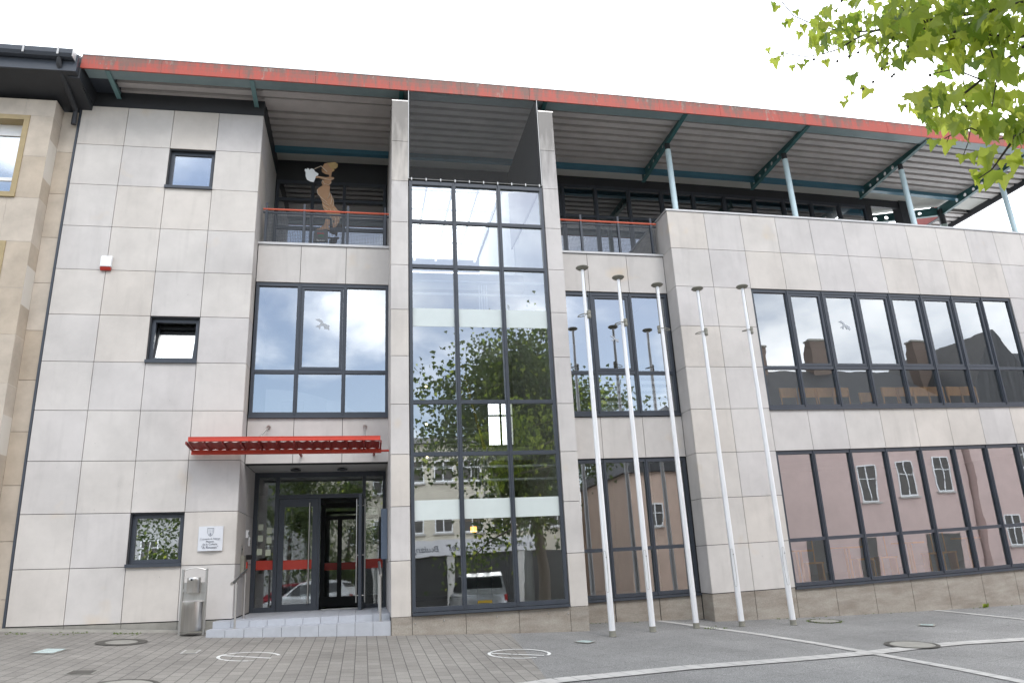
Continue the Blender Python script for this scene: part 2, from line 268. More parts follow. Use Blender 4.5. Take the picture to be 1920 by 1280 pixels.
# ------------------------------------------------------------------ object helpers
COL = SC.collection
def tag(o, label=None, cat=None, group=None, kind=None):
    if label: o['label'] = label
    if cat: o['category'] = cat
    if group: o['group'] = group
    if kind: o['kind'] = kind
    return o
def thing(name, label, cat, base, group=None, warped=True, rotz=0.0):
    o = bpy.data.objects.new(name, None); COL.objects.link(o); o.empty_display_size = .2
    o.location = W1(*base) if warped else Vector(base); o.rotation_euler = (0, 0, rotz)
    tag(o, label, cat, group); o['o'] = 1; del o['o']
    ORG[o.name] = Vector(o.location); return o
ORG = {}
def origin(p):
    while p is not None:
        if p.name in ORG: return ORG[p.name]
        p = p.parent
    return Vector((0, 0, 0))
class MB:
    def __init__(s): s.v = []; s.f = []; s.m = []; s.t = []; s.mats = []; s.cut = []
    def mi(s, m):
        if m not in s.mats: s.mats.append(m)
        return s.mats.index(m)
    def add(s, vs, fs, m, t=0.5):
        s.cut.append((len(s.v), len(s.f))); n = len(s.v); s.v += [tuple(v) for v in vs]; k = s.mi(m)
        for f in fs: s.f.append([n+i for i in f]); s.m.append(k); s.t.append(t)
        return s
    def box(s, x0, x1, y0, y1, z0, z1, m, seg=1.6, t=0.5):
        if x1 < x0: x0, x1 = x1, x0
        if y1 < y0: y0, y1 = y1, y0
        if z1 < z0: z0, z1 = z1, z0
        nx = max(1, int(math.ceil((x1-x0)/seg))); nz = max(1, int(math.ceil((z1-z0)/seg))); ny = max(1, int(math.ceil((y1-y0)/4)))
        xs = [x0+(x1-x0)*i/nx for i in range(nx+1)]; ys = [y0+(y1-y0)*i/ny for i in range(ny+1)]; zs = [z0+(z1-z0)*i/nz for i in range(nz+1)]
        idx = {}; vs = []; fs = []
        def g(i, j, k):
            if (i, j, k) not in idx: idx[(i, j, k)] = len(vs); vs.append((xs[i], ys[j], zs[k]))
            return idx[(i, j, k)]
        for i in range(nx):
            for k in range(nz):
                fs.append((g(i, 0, k), g(i+1, 0, k), g(i+1, 0, k+1), g(i, 0, k+1))); fs.append((g(i+1, ny, k), g(i, ny, k), g(i, ny, k+1), g(i+1, ny, k+1)))
            for j in range(ny):
                fs.append((g(i, j+1, 0), g(i+1, j+1, 0), g(i+1, j, 0), g(i, j, 0))); fs.append((g(i, j, nz), g(i+1, j, nz), g(i+1, j+1, nz), g(i, j+1, nz)))
        for j in range(ny):
            for k in range(nz):
                fs.append((g(0, j+1, k), g(0, j, k), g(0, j, k+1), g(0, j+1, k+1))); fs.append((g(nx, j, k), g(nx, j+1, k), g(nx, j+1, k+1), g(nx, j, k+1)))
        return s.add(vs, fs, m, t)
    def prism(s, pts, a0, a1, m, plane='XZ', t=.5):
        """pts polygon in plane, extruded along the third axis from a0 to a1"""
        P = {'XZ': lambda p, a: (p[0], a, p[1]), 'YZ': lambda p, a: (a, p[0], p[1]), 'XY': lambda p, a: (p[0], p[1], a)}[plane]
        n = len(pts); vs = [P(p, a0) for p in pts]+[P(p, a1) for p in pts]
        fs = [tuple(range(n)), tuple(range(2*n-1, n-1, -1))]+[(i, n+i, n+(i+1) % n, (i+1) % n) for i in range(n)]
        return s.add(vs, fs, m, t)
    def tube(s, pts, r, m, n=10, cap=True, t=.5):
        pts = [Vector(p) for p in pts]; rs = r if isinstance(r, (list, tuple)) else [r]*len(pts); vs = []; fs = []
        ref = None
        for i, p in enumerate(pts):
            d = (pts[min(i+1, len(pts)-1)]-pts[max(i-1, 0)]).normalized()
            if ref is None: ref = Vector((0, 0, 1)) if abs(d.z) < .9 else Vector((1, 0, 0))
            u = d.cross(ref).normalized(); w = d.cross(u).normalized(); ref = -w if False else ref
            for k in range(n):
                an = 2*math.pi*k/n; vs.append(p+u*math.cos(an)*rs[i]+w*math.sin(an)*rs[i])
        for i in range(len(pts)-1):
            for k in range(n): fs.append((i*n+k, i*n+(k+1) % n, (i+1)*n+(k+1) % n, (i+1)*n+k))
        if cap: fs.append(tuple(range(n-1, -1, -1))); fs.append(tuple(range((len(pts)-1)*n, len(pts)*n)))
        return s.add(vs, fs, m, t)
    def lathe(s, c, prof, m, n=20, t=.5):
        """prof: (radius, z) list about the vertical axis through c"""
        vs = []; fs = []
        for r, z in prof:
            for k in range(n): a_ = 2*math.pi*k/n; vs.append((c[0]+r*math.cos(a_), c[1]+r*math.sin(a_), c[2]+z))
        for i in range(len(prof)-1):
            for k in range(n): fs.append((i*n+k, i*n+(k+1) % n, (i+1)*n+(k+1) % n, (i+1)*n+k))
        fs.append(tuple(range(n-1, -1, -1))); fs.append(tuple(range((len(prof)-1)*n, len(prof)*n)))
        return s.add(vs, fs, m, t)
    def each(s, name, parent, **k):
        """every added solid becomes an object of its own"""
        r = []
        for (a0, a1, f0, f1) in s.parts():
            q = MB(); q.v = s.v[a0:a1]; q.f = [[i-a0 for i in f] for f in s.f[f0:f1]]; q.m = s.m[f0:f1]; q.t = s.t[f0:f1]; q.mats = s.mats; r.append(q.build(name, parent, **k))
        return r
    def parts(s):
        c = s.cut+[(len(s.v), len(s.f))]; return [(c[i][0], c[i+1][0], c[i][1], c[i+1][1]) for i in range(len(c)-1)]
    def build(s, name, parent=None, label=None, warped=True, smooth=False, bevel=0, org=None, **tg):
        me = bpy.data.meshes.new(name); A = W(s.v) if warped else np.array(s.v, float)
        if parent is not None: o0 = origin(parent)
        elif org is not None: o0 = W1(*org) if warped else Vector(org)
        else: o0 = Vector((A[:, 0].mean(), A[:, 1].mean(), A[:, 2].min()))
        A = A-np.array(o0)
        me.from_pydata(A.tolist(), [], s.f)
        for m in s.mats: me.materials.append(m)
        me.polygons.foreach_set('material_index', s.m)
        if smooth: me.polygons.foreach_set('use_smooth', [True]*len(s.f))
        at = me.attributes.new('tint', 'FLOAT', 'FACE'); at.data.foreach_set('value', s.t)
        me.update(); o = bpy.data.objects.new(name, me); COL.objects.link(o)
        if parent is not None: o.parent = parent
        else: o.location = o0; ORG[o.name] = Vector(o0)
        if bevel:
            b = o.modifiers.new('bevel', 'BEVEL'); b.width = bevel; b.segments = 2; b.limit_method = 'ANGLE'
        if smooth:
            try: me.set_sharp_from_angle(angle=math.radians(40))
            except Exception: pass
        tag(o, label, **tg); return o
def copy_tree(o, parent=None, loc=None, label=None, rotz=None):
    c = o.copy(); COL.objects.link(c); c.parent = parent
    if loc is not None: c.location = loc
    if rotz is not None: c.rotation_euler = (0, 0, rotz)
    if label: c['label'] = label
    for ch in list(o.children): copy_tree(ch, c)
    return c
def text(name, body, size, loc, parent, material, rot=(math.radians(90), 0, TH0), align='CENTER', flip=False, depth=.001, shear=0, warped=True, ext=None):
    cu = bpy.data.curves.new(name, 'FONT'); cu.body = body; cu.size = size; cu.align_x = align; cu.extrude = depth; cu.shear = shear
    o = bpy.data.objects.new(name, cu); me = bpy.data.meshes.new_from_object(o); bpy.data.objects.remove(o)
    me.materials.append(material); q = bpy.data.objects.new(name, me); COL.objects.link(q)
    q.location = (W1(*loc) if warped else Vector(loc))-(origin(parent) if parent else Vector()); q.rotation_euler = rot
    if parent: q.parent = parent
    return q
#==STRUCTURE==
# ------------------------------------------------------------------ ground
def ground(name, poly_x, ys, m, dz, label_kind=None, nx=24):
    """sheet following the sloping square; poly_x(y)->(x0,x1)"""
    b = MB(); vs = []; fs = []
    for j, y in enumerate(ys):
        x0, x1 = poly_x(y)
        for i in range(nx+1):
            x = x0+(x1-x0)*i/nx; vs.append((x, y, gz(x, y)+dz))
    for j in range(len(ys)-1):
        for i in range(nx): a_ = j*(nx+1)+i; fs.append((a_, a_+nx+1, a_+nx+2, a_+1))
    b.add(vs, fs, m); return b.build(name, kind='structure', org=(9, 0, 0))
YS = [9, 5, 2, .5, -.1, -.85, -2, -3, -4, -5, -6, -8, -10, -13, -17, -22, -30, -45, -70, -110, -250]
def bx_(y): return 8.19-.075*(-1.0-y)-.0045*(max(0, -1-y))**2 if y > -8 else 7.6
ground('paved_square', lambda y: (-250, 300), YS, AGG, -.004, nx=220)
ground('block_paving', lambda y: (-250, bx_(y)), [y for y in YS if y <= -.1], BRICK, .003, nx=120)
def strip(name, pts, w, m, dz, joint=None, gap=.004):
    """a band of pale pavers on the ground following pts"""
    b = MB(); P = [Vector(p) for p in pts]
    seg = []
    for i in range(len(P)-1):
        n = max(1, int((P[i+1]-P[i]).length/(joint or .5)))
        for k in range(n): seg.append(P[i].lerp(P[i+1], k/n))
    seg.append(P[-1])
    for i in range(len(seg)-1):
        d = (seg[i+1]-seg[i]).normalized(); q = Vector((-d.y, d.x))*w/2
        a_, c = seg[i]+d*gap, seg[i+1]-d*gap
        vs = [(*(a_+q), 0), (*(a_-q), 0), (*(c-q), 0), (*(c+q), 0)]; vs = [(x, y, gz(x, y)+dz) for x, y, _ in vs]
        b.add(vs, [(0, 1, 2, 3)], m)
    return b.build(name, kind='structure', org=(pts[0][0], pts[0][1], 0))
strip('pale_paver_band', [(11.33, .27), (11.75, -.9), (12.13, -1.98), (12.42, -3.2), (12.59, -4.22), (12.78, -5.6), (12.9, -7.5)], .17, LIGHTST, .005, .21)
strip('pale_paver_band', [(7.35, -5.35), (7.93, -5.08), (9.7, -4.62), (11.2, -4.42), (12.59, -4.22), (13.5, -4.0), (14.3, -3.88), (15.6, -3.9), (17, -4.1)], .26, LIGHTST, .009, .21)
strip('pale_paver_band', [(17.25, -.16), (17.5, -2.2), (17.8, -4.5)], .15, LIGHTST, .005, .21)
# fine concrete fillet between panels and paving at the left wing
b = MB(); vs = []
for i in range(13):
    x = -.05+3.6*i/12; vs += [(x, -.02, gz(x, 0)+.035), (x, -.20-.03*math.sin(i*2.1), gz(x, -.2)+.006)]
b.add(vs, [(2*i, 2*i+1, 2*i+3, 2*i+2) for i in range(12)], CONC); b.build('mortar_fillet', kind='structure')
# ------------------------------------------------------------------ the culture centre
HB = thing('culture_centre', 'three storey building clad in pale stone panels, with grey framed windows, tall glass bay and red roof edge', 'building', (9, 0, -.5))
HB['label'] = 'pale stone panelled culture centre with tall glass bay and long red edged roof'
GP = .005
def cells(b, xs, zs, y, m, skip=(), th=.03, face='F', rnd=None):
    """one thin slab per panel, 10 mm open joints, dark backing behind"""
    rg = random.Random(rnd or int(y*100+xs[0]*10))
    for i in range(len(xs)-1):
        for k in range(len(zs)-1):
            if (i, k) in skip: continue
            t = rg.random()
            if face == 'F': b.box(xs[i]+GP, xs[i+1]-GP, y, y+th, zs[k]+GP, zs[k+1]-GP, m, seg=9, t=t)
            elif face == 'R': b.box(y-th, y, xs[i]+GP, xs[i+1]-GP, zs[k]+GP, zs[k+1]-GP, m, seg=9, t=t)   # plane X=y facing +X
            else: b.box(y, y+th, xs[i]+GP, xs[i+1]-GP, zs[k]+GP, zs[k+1]-GP, m, seg=9, t=t)
LW = 3.573; lp = LW/4
ZL = [.9*k for k in range(12)]; XL = [lp*i for i in range(5)]
LWIN = [(2, 9), (2, 5), (2, 1)]        # window cells in the left wing (col, row from bottom): rows 1-2, 5-6, 9-10
wb = MB()
cells(wb, XL, ZL, 0.0, PANEL, skip=[(2, 9), (2, 5), (2, 1)])
wb.build('wall_cladding', HB); wb = MB(); cells(wb, [.03, .97, 1.9], ZL[:4], LW, PANEL, face='R'); cells(wb, [.03, .46], ZL[3:9], LW, PANEL, face='R')
cells(wb, [.03, .92, 1.7, 2.4], ZL[8:], LW, PANEL, face='R')
wb.build('wall_cladding', HB)
# backing structure, with openings
bb = MB()
def back(x0, x1, y, z0, z1, holes, m=JOINT, th=.25):
    """solid backing wall with rectangular holes [(x0,x1,z0,z1)], built as boxes"""
    xs = sorted({x0, x1, *[h[0] for h in holes], *[h[1] for h in holes]}); zs = sorted({z0, z1, *[h[2] for h in holes], *[h[3] for h in holes]})
    for i in range(len(xs)-1):
        k = 0
        while k < len(zs)-1:
            cx, cz = (xs[i]+xs[i+1])/2, (zs[k]+zs[k+1])/2
            if any(h[0] < cx < h[1] and h[2] < cz < h[3] for h in holes): k += 1; continue
            j = k
            while j+1 < len(zs)-1 and not any(h[0] < cx < h[1] and h[2] < (zs[j+1]+zs[j+2])/2 < h[3] for h in holes): j += 1
            bb.box(xs[i], xs[i+1], y, y+th, zs[k], zs[j+1], m, seg=3); k = j+1
back(0, LW-.03, .028, -.05, 9.9, [(XL[2], XL[3], ZL[r], ZL[r+1]) for c, r in LWIN])
bb.box(LW-.27, LW-.028, .28, 2.45, -.05, 9.9, JOINT, seg=3); bb.build('core_wall', HB); bb = MB()
# left wing dark metal band under the roof and end trim
tb = MB(); tb.box(-.02, LW+.0, .01, .2, 9.905, 10.28, ANTHD); tb.box(LW-.05, LW+.012, .2, 2.4, 9.905, 10.3, ANTHD); tb.box(-.045, -.004, -.006, .1, -.05, 9.9, ANTH)
tb.build('eaves_band', HB)
# --- upper-centre panels (entrance bay and recessed bay), wall planes
YB, YD, YR, YP = .46, .30, -.16, -.85
XB = [LW+.01, 4.44, 5.35, 6.25]; XD = [9.6, 10.51, 11.42, 12.30]
eb = MB()
for xx, zz_, yy in ((XB, [6.33, 7.15], YB), (XB, [2.69, 3.55], YB), (XD, [6.25, 7.13], YD), (XD, [2.65, 3.50], YD)):
    eb = MB(); cells(eb, xx, zz_, yy, PANEL); eb.build('wall_cladding', HB)
back(LW-.02, 6.3, YB+.028, 2.69, 3.55, []); bb.build('core_wall', HB); bb = MB(); back(LW-.02, 6.3, YB+.028, 6.33, 7.15, []); bb.build('core_wall', HB); bb = MB(); back(9.5, 12.33, YD+.028, -.6, 7.13, [(9.5, 12.30, -.08, 2.65), (9.5, 12.30, 3.5, 6.25)])
# --- right wing
rp = .8957; XR0 = 12.309; XR = [XR0+rp*i for i in range(14)]; ZR = [-.048+.9*k for k in range(10)]
sk = [(i, k) for i in range(2, 10) for k in (4, 5, 6)]+[(i, k) for i in range(2, 13) for k in (0, 1, 2)]
rb = MB(); cells(rb, XR, ZR, YR, PANEL, skip=sk, rnd=5)
rb.build('wall_cladding', HB); rb = MB()
cells(rb, [YR+.032, YD+.02], ZR[:9], XR0, PANEL, face='L'); cells(rb, [YR+.032, .6, 1.5, 2.4], ZR[8:], XR0, PANEL, face='L')
rb.build('wall_cladding', HB)
back(XR0+.03, XR[13], YR+.028, -1.1, ZR[9], [(XR[2], XR[10], ZR[4], ZR[7]), (XR[2], XR[13], ZR[0], ZR[3])])
bb.box(XR0+.028, XR0+.2, YR+.3, 2.4, -1.0, ZR[9], JOINT, seg=3)
bb.build('core_wall', HB)
cb = MB(); cb.box(XR0-.02, XR[13], YR-.02, YR+.32, ZR[9]+.002, ZR[9]+.045, COPE); cb.box(XR0-.02, XR0+.24, YR+.32, 2.38, ZR[9]+.002, ZR[9]+.045, COPE); cb.build('coping', HB); cb = MB()
cb.box(LW-.0, 6.23, YB-.03, YB+.4, 7.152, 7.20, COPE); cb.build('coping', HB); cb = MB(); cb.box(9.6, XR0-.003, YD-.03, YD+.4, 7.135, 7.18, COPE)
cb.build('coping', HB)
# plinths
pb = MB()
rg = random.Random(3)
for i in range(4): pb.box(XL[i]+.004, XL[i+1]-.004, .012, .2, -.5, -.012, CONC, t=rg.random())
pb.build('plinth', HB)
pb = MB()
for i in range(13): pb.box(XR[i]+.005, XR[i+1]-.005, YR+.004, YR+.25, -1.35, -.058, PLINTH, t=rg.random())
pb.box(XR0+.002, XR0+.03, YR+.03, YD, -1.0, -.06, PLINTH)
for x0, x1 in ((9.62, 10.5), (10.51, 11.41), (11.42, 12.30)): pb.box(x0+.004, x1-.004, YD+.01, YD+.2, -1., -.09, PLINTH)
for x0, x1 in ((6.225, 6.57), (6.57, 7.47), (7.47, 8.385), (8.385, 9.29), (9.29, 9.62)): pb.box(x0+.004, x1-.004, YP+.004, YP+.3, -.9, -.062, PLINTH)
pb.box(9.60, 9.618, YP+.3, YD, -.9, -.062, PLINTH)
for x, z in ((6.62, -.18), (7.1, -.16), (8.0, -.15), (8.9, -.15), (9.25, -.17)): pb.lathe((x, YP-.004, z), [(.012, 0), (.012, .02)], STEEL, 8)
pb.build('plinth', HB)
# piers
ZP = [-.06+.9*k for k in range(12)]; ZP[-1] = 9.89
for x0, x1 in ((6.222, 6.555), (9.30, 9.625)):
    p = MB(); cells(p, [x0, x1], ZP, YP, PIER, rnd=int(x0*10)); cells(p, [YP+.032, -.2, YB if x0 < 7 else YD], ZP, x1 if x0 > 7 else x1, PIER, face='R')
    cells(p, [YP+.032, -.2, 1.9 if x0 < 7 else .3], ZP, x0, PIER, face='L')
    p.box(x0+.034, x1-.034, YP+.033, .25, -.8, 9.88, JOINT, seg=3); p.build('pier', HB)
# ---------------- windows
def frame_rect(b, x0, x1, z0, z1, y, w=.06, d=.09, m=ANTH):
    b.box(x0, x1, y, y+d, z1-w, z1, m); b.box(x0, x1, y, y+d, z0, z0+w, m); b.box(x0, x0+w, y, y+d, z0+w, z1-w, m); b.box(x1-w, x1, y, y+d, z0+w, z1-w, m)
def pane(g, x0, x1, y, z0, z1, m): g.add([(x0, y, z0), (x1, y, z0), (x1, y, z1), (x0, y, z1)], [(0, 1, 2, 3)], m)
def window(xs, zs, y, gm=GLASS, sashes=(), w=.07, d=.08, sill=True, reveal=.06, mull=.075, label=None, cap=True):
    """xs mullion lines, zs transom lines; frame face at plane y"""
    b = MB(); x0, x1, z0, z1 = xs[0], xs[-1], zs[0], zs[-1]
    b.box(x0, x1, y, y+d, z1-w, z1-.002, ANTH); b.box(x0, x1, y, y+d, z0+.002, z0+w, ANTH)
    for i, x in enumerate(xs):
        a0, a1 = (x, x+w*.8) if i == 0 else ((x-w*.8, x) if i == len(xs)-1 else (x-mull/2, x+mull/2))
        b.box(a0, a1, y-.004 if 0 < i < len(xs)-1 and cap else y+.002, y+d, z0+w, z1-w, ANTH)
        if 0 < i < len(xs)-1 and cap: b.box(x-.012, x+.012, y-.02, y-.004, z0+w*.4, z1-.01, ANTH)
    for z in zs[1:-1]: b.box(x0+.01, x1-.01, y+.004, y+d-.01, z-.035, z+.035, ANTH)
    for (i, k) in sashes:
        a0 = xs[i]+mull/2+.004; a1 = xs[i+1]-mull/2-.004; c0 = zs[k]+(.04 if k else w)+.004; c1 = zs[k+1]-(w if k+2 == len(zs) else .04)-.004
        frame_rect(b, a0, a1, c0, c1, y+.012, w=.055, d=.05)
    o = b.build('window', HB, label=label)
    g = MB()
    for i in range(len(xs)-1):
        for k in range(len(zs)-1): pane(g, xs[i]+.03, xs[i+1]-.03, y+.049, zs[k]+.03, zs[k+1]-.03, gm)
    g.build('glass', o)
    if sill:
        s = MB(); s.box(x0+.002, x1-.002, y-.07, y+d, z0-.052, z0-.006, ANTH); s.build('sill', o)
    return o
# small left-wing windows, set deep in their panel cell
for n, (c, r) in enumerate(LWIN):
    x0, x1, z0, z1 = XL[2], XL[3], ZL[r], ZL[r+1]
    b = MB(); b.box(x0+.003, x0+.02, .03, .2, z0+.03, z1-.004, ANTHD); b.box(x1-.02, x1-.003, .03, .2, z0+.03, z1-.004, ANTHD); b.box(x0+.02, x1-.02, .03, .2, z1-.022, z1-.004, ANTHD)
    frame_rect(b, x0+.02, x1-.02, z0+.05, z1-.024, .10, .065, .08)
    o = b.build('window', HB, label=['small square window with blue sky in it, under the roof', 'small square window with its pane tilted open', 'small square window beside the entrance with leaves mirrored in it'][n])
    g = MB()
    if n == 1: g.prism([(.145, z0+.11), (.145+.012, z0+.11), (.33, z1-.13), (.318, z1-.13)], x0+.11, x1-.11, GLASS, 'YZ'); 
    else: g.box(x0+.08, x1-.08, .13, .138, z0+.1, z1-.08, GLASS, seg=9)
    if n == 1:
        for (u0, u1) in ((x0+.075, x0+.115), (x1-.115, x1-.075)): g.prism([(.13, z0+.10), (.165, z0+.10), (.35, z1-.10), (.315, z1-.10)], u0, u1, ANTHD, 'YZ')
        g.prism([(.30, z1-.155), (.335, z1-.155), (.352, z1-.10), (.317, z1-.10)], x0+.115, x1-.115, ANTHD, 'YZ')
    g.build('glass', o)
    s = MB(); s.box(x0-.012, x1+.006, -.045, .10, z0-.012, z0+.045, ANTH); s.build('sill', o)
window([LW+.02, 4.44, 5.35, 6.22], [3.60, 4.475, 6.325], YB+.02, GLASS, [(1, 1)], label='tall first floor window above the canopy, middle pane a sash')
window([9.70, 10.52, 11.42, 12.29], [3.56, 4.45, 6.24], YD+.03, GLASS, [(1, 1)], label='first floor window behind the flagpoles')
window([9.70, 10.52, 11.42, 12.29], [-.03, .87, 2.64], YD+.03, GLASSR, [], label='ground floor window behind the flagpoles')
window(XR[2:11], [ZR[4]+.008, ZR[5], ZR[7]-.002], YR+.03, GLASSR, [(i, 1) for i in range(1, 7)], label='upper ribbon window of the right wing')
window(XR[2:14], [ZR[0]+.008, ZR[1], ZR[3]-.002], YR+.03, GLASSR, [], label='lower ribbon window of the right wing')
# bird stickers
def bird(x, y, z, s):
    pts = [(-.15, .11), (-.07, .125), (0, .08), (.02, .03), (.09, 0), (.15, -.02), (.145, -.12), (.09, -.09), (.05, -.10), (.02, -.03), (-.03, -.03), (-.05, -.11), (-.08, -.06), (-.14, -.05), (-.06, -.01), (-.03, .04), (-.08, .07)]
    b = MB(); b.prism([(x+p[0]*s, z+p[1]*s) for p in pts], y-.003, y-.001, GREYB, 'XZ'); b.build('bird_sticker', HB)
GREYB = mat('grey_sticker', (.40, .43, .47), .6)
bird(4.91, YB+.063, 5.47, .95); bird(16.37, YR+.073, 5.45, .9); bird(11.0, YD+.073, 5.2, .6)
# ---------------- glass bay
XG = [6.572, 7.46, 8.37, 9.285]; ZG = [.0, 2.64, 3.585, 6.235, 7.18, 8.06]
window(XG, ZG, YP+.012, GLASSB, [], w=.075, mull=.08, label='tall glass bay between the two piers', reveal=0)
f = MB()
for z0, z1 in ((1.50, 1.84), (5.03, 5.39)): f.box(XG[0]+.06, XG[3]-.06, YP+.0535, YP+.0555, z0, z1, FROST, seg=9)
f.each('frosted_band', HB)
# bird net above the bay: fine net on a wire
NETM = glass('bird_net_mesh', 0, (.55, .55, .55)); 
nn_ = NETM.node_tree; 
n_ = MB(); n_.box(6.56, 9.29, YP+.02, YP+.022, 8.09, 10.15, None or mat('net', (.05, .05, .05), .8, build=lambda m, nn, ll, b, tc: setattr(b.inputs['Alpha'], 'default_value', .22)), seg=9)
n_.build('bird_net', HB)
n_ = MB()
for z in (8.10,): n_.tube([(6.55, YP+.0, z), (9.30, YP+.0, z)], .008, STEEL, 6)
for x in (6.56, 9.29): n_.tube([(x, YP+.0, 8.1), (x, YP+.0, 10.16)], .007, STEEL, 6)
for x0 in (6.22, 9.31): n_.box(x0, x0+.33, YP+.01, YP+.022, 9.90, 9.925, STEEL)
for i in range(10): x = 6.62+i*.29; n_.tube([(x, YP-.01, 8.06), (x, YP-.01, 8.12)], .011, STEEL, 6)
n_.build('net_wire', HB)
# dark lining on the pier sides above the bay
n_ = MB(); n_.box(9.262, 9.296, YP+.05, 2.35, 8.1, 10.2, ANTHD); n_.box(6.558, 6.59, YP+.05, 2.35, 8.1, 10.2, ANTHD); n_.each('side_lining', HB)
# sloping glazed lean-to behind the bay top
g = MB(); g.add([(6.6, YP+.1, 8.07), (9.26, YP+.1, 8.07), (9.26, 2.4, 9.75), (6.6, 2.4, 9.75)], [(0, 1, 2, 3)], GLASST)
for x in (6.62, 7.5, 8.4, 9.24): g.tube([(x, YP+.1, 8.05), (x, 2.4, 9.73)], .03, WHITEP, 4)
for k in range(1, 4): y = YP+.1+3.15*k/4; g.tube([(6.6, y, 8.05+1.68*k/4), (9.26, y, 8.05+1.68*k/4)], .02, WHITEP, 4)
g.build('rooflight', HB)
# ---------------- roof
ro = MB(); XE = 24.0; YBK = 9.5
def rib_profile(b, x0, x1, y0, y1, z, m, pitch=.262):
    y = y0; pts = [(y0, z)]
    while y+pitch <= y1+.001:
        pts += [(y+.03, z), (y+.034, z+.17), (y+.130, z+.17), (y+.134, z)]; y += pitch
    pts.append((y1, z)); top = [(p[0], z+.18) for p in (pts[-1], pts[0])]
    n = max(1, int((x1-x0)/1.5))
    vs = []; fs = []
    for i in range(n+1):
        x = x0+(x1-x0)*i/n; vs += [(x, p[0], p[1]) for p in pts]
    k = len(pts)
    for i in range(n):
        for j in range(k-1): a_ = i*k+j; fs.append((a_, a_+1, a_+k+1, a_+k))
    b.add(vs, fs, m)
so1 = MB(); rib_profile(so1, .7, 6.22, -.72, .20, 10.27, SOFF); so1.build('soffit', HB)
so1 = MB(); rib_profile(so1, LW, XE-.05, -.50, 1.72, 10.27, SOFF); so1.build('soffit', HB); so1 = MB(); rib_profile(so1, 22.85, XE-.05, 2.6, YBK, 10.27, SOFF); so1.build('soffit', HB)
ro.box(.1, XE, -.70, YBK*.0+2.4, 10.45, 10.468, ANTHD, seg=2); ro.box(.1, 6.5, 2.4, YBK, 10.45, 10.468, ANTHD, seg=2); ro.box(9.35, 20.1, 2.4, YBK, 10.45, 10.468, ANTHD, seg=2); ro.prism([(20.1, 2.4), (XE, 2.4), (XE, 2.62), (22.65, 2.62), (20.1, 3.7)], 10.45, 10.468, ANTHD, 'XY'); ro.box(22.8, XE-.04, 2.62, YBK, 10.45, 10.468, ANTHD, seg=2); ro.box(6.5, 9.35, 8.4, YBK, 10.45, 10.468, ANTHD)
ro.box(XE-.04, XE+.02, -.80, YBK, 10.13, 10.44, ANTHD); ro.box(LW, 20.1, 1.84, 2.42, 10.31, 10.35, INTG, seg=2)
ro.prism([(20.1, 1.84), (XE-.05, 1.84), (XE-.05, 2.5), (22.65, 2.5), (20.1, 3.6)], 10.31, 10.35, INTG, 'XY')
ro.build('roof', HB)
f = MB()
for i in range(16):
    x0, x1 = .2+(XE+.05-.2)*i/16, .2+(XE+.05-.2)*(i+1)/16
    for k in range(3): f.box(x0+(.003 if i else 0), x1-(.003 if i % 3 == 2 else 0), -.85, -.82, 10.17+.1*k, 10.17+.1*(k+1), RED, seg=9, t=[.0, .45, 1.][k])
f.box(.2, XE+.05, -.86, -.70, 10.472, 10.49, COPE)
f.build('fascia', HB)
f = MB(); f.box(.26, XE, -.815, -.53, 10.185, 10.225, mat('edge_beam_steel', (.20, .27, .285), .45, noise=(3, .12)), seg=2); f.box(.26, XE, -.56, -.53, 10.225, 10.30, BLUES, seg=2); f.build('edge_beam', HB)
f = MB(); f.box(LW+.02, 22.9, 1.70, 1.84, 10.16, 10.31, BLUES, seg=2); f.build('rear_beam', HB)
# plain dark soffit piece at the left end
f = MB(); f.box(.2, .70, -.80, .02, 10.24, 10.27, ANTH); f.build('soffit', HB)
def arm(x, y0, z0, y1, z1, h0=.05, h1=.16):
    a_ = MB(); a_.prism([(y0, 10.23), (y1, 10.27), (y1, z1), (y0, z0)], x-.012, x+.012, TEAL, 'YZ'); a_.box(x-.045, x+.045, min(y0, y1)+.01, max(y0, y1), z0-.001, z0+.010, TEAL) if abs(z0-z1) < .02 else a_.prism([(y0, z0), (y1, z1), (y1, z1+.012), (y0, z0+.012)], x-.045, x+.045, TEAL, 'YZ')
    a_.build('roof_bracket', HB)
_T = TEAL; TEAL = mat('lit_teal_steel', (.13, .24, .25), .42, noise=(3, .15)); arm(.68, -.80, 10.17, -.01, 10.09); arm(3.42, -.80, 10.17, -.01, 10.09); TEAL = _T  # lighter copy of the teal: light on these two brackets put into the colour
for x in (6.42, 9.50): arm(x, -.80, 10.17, .2, 10.05)
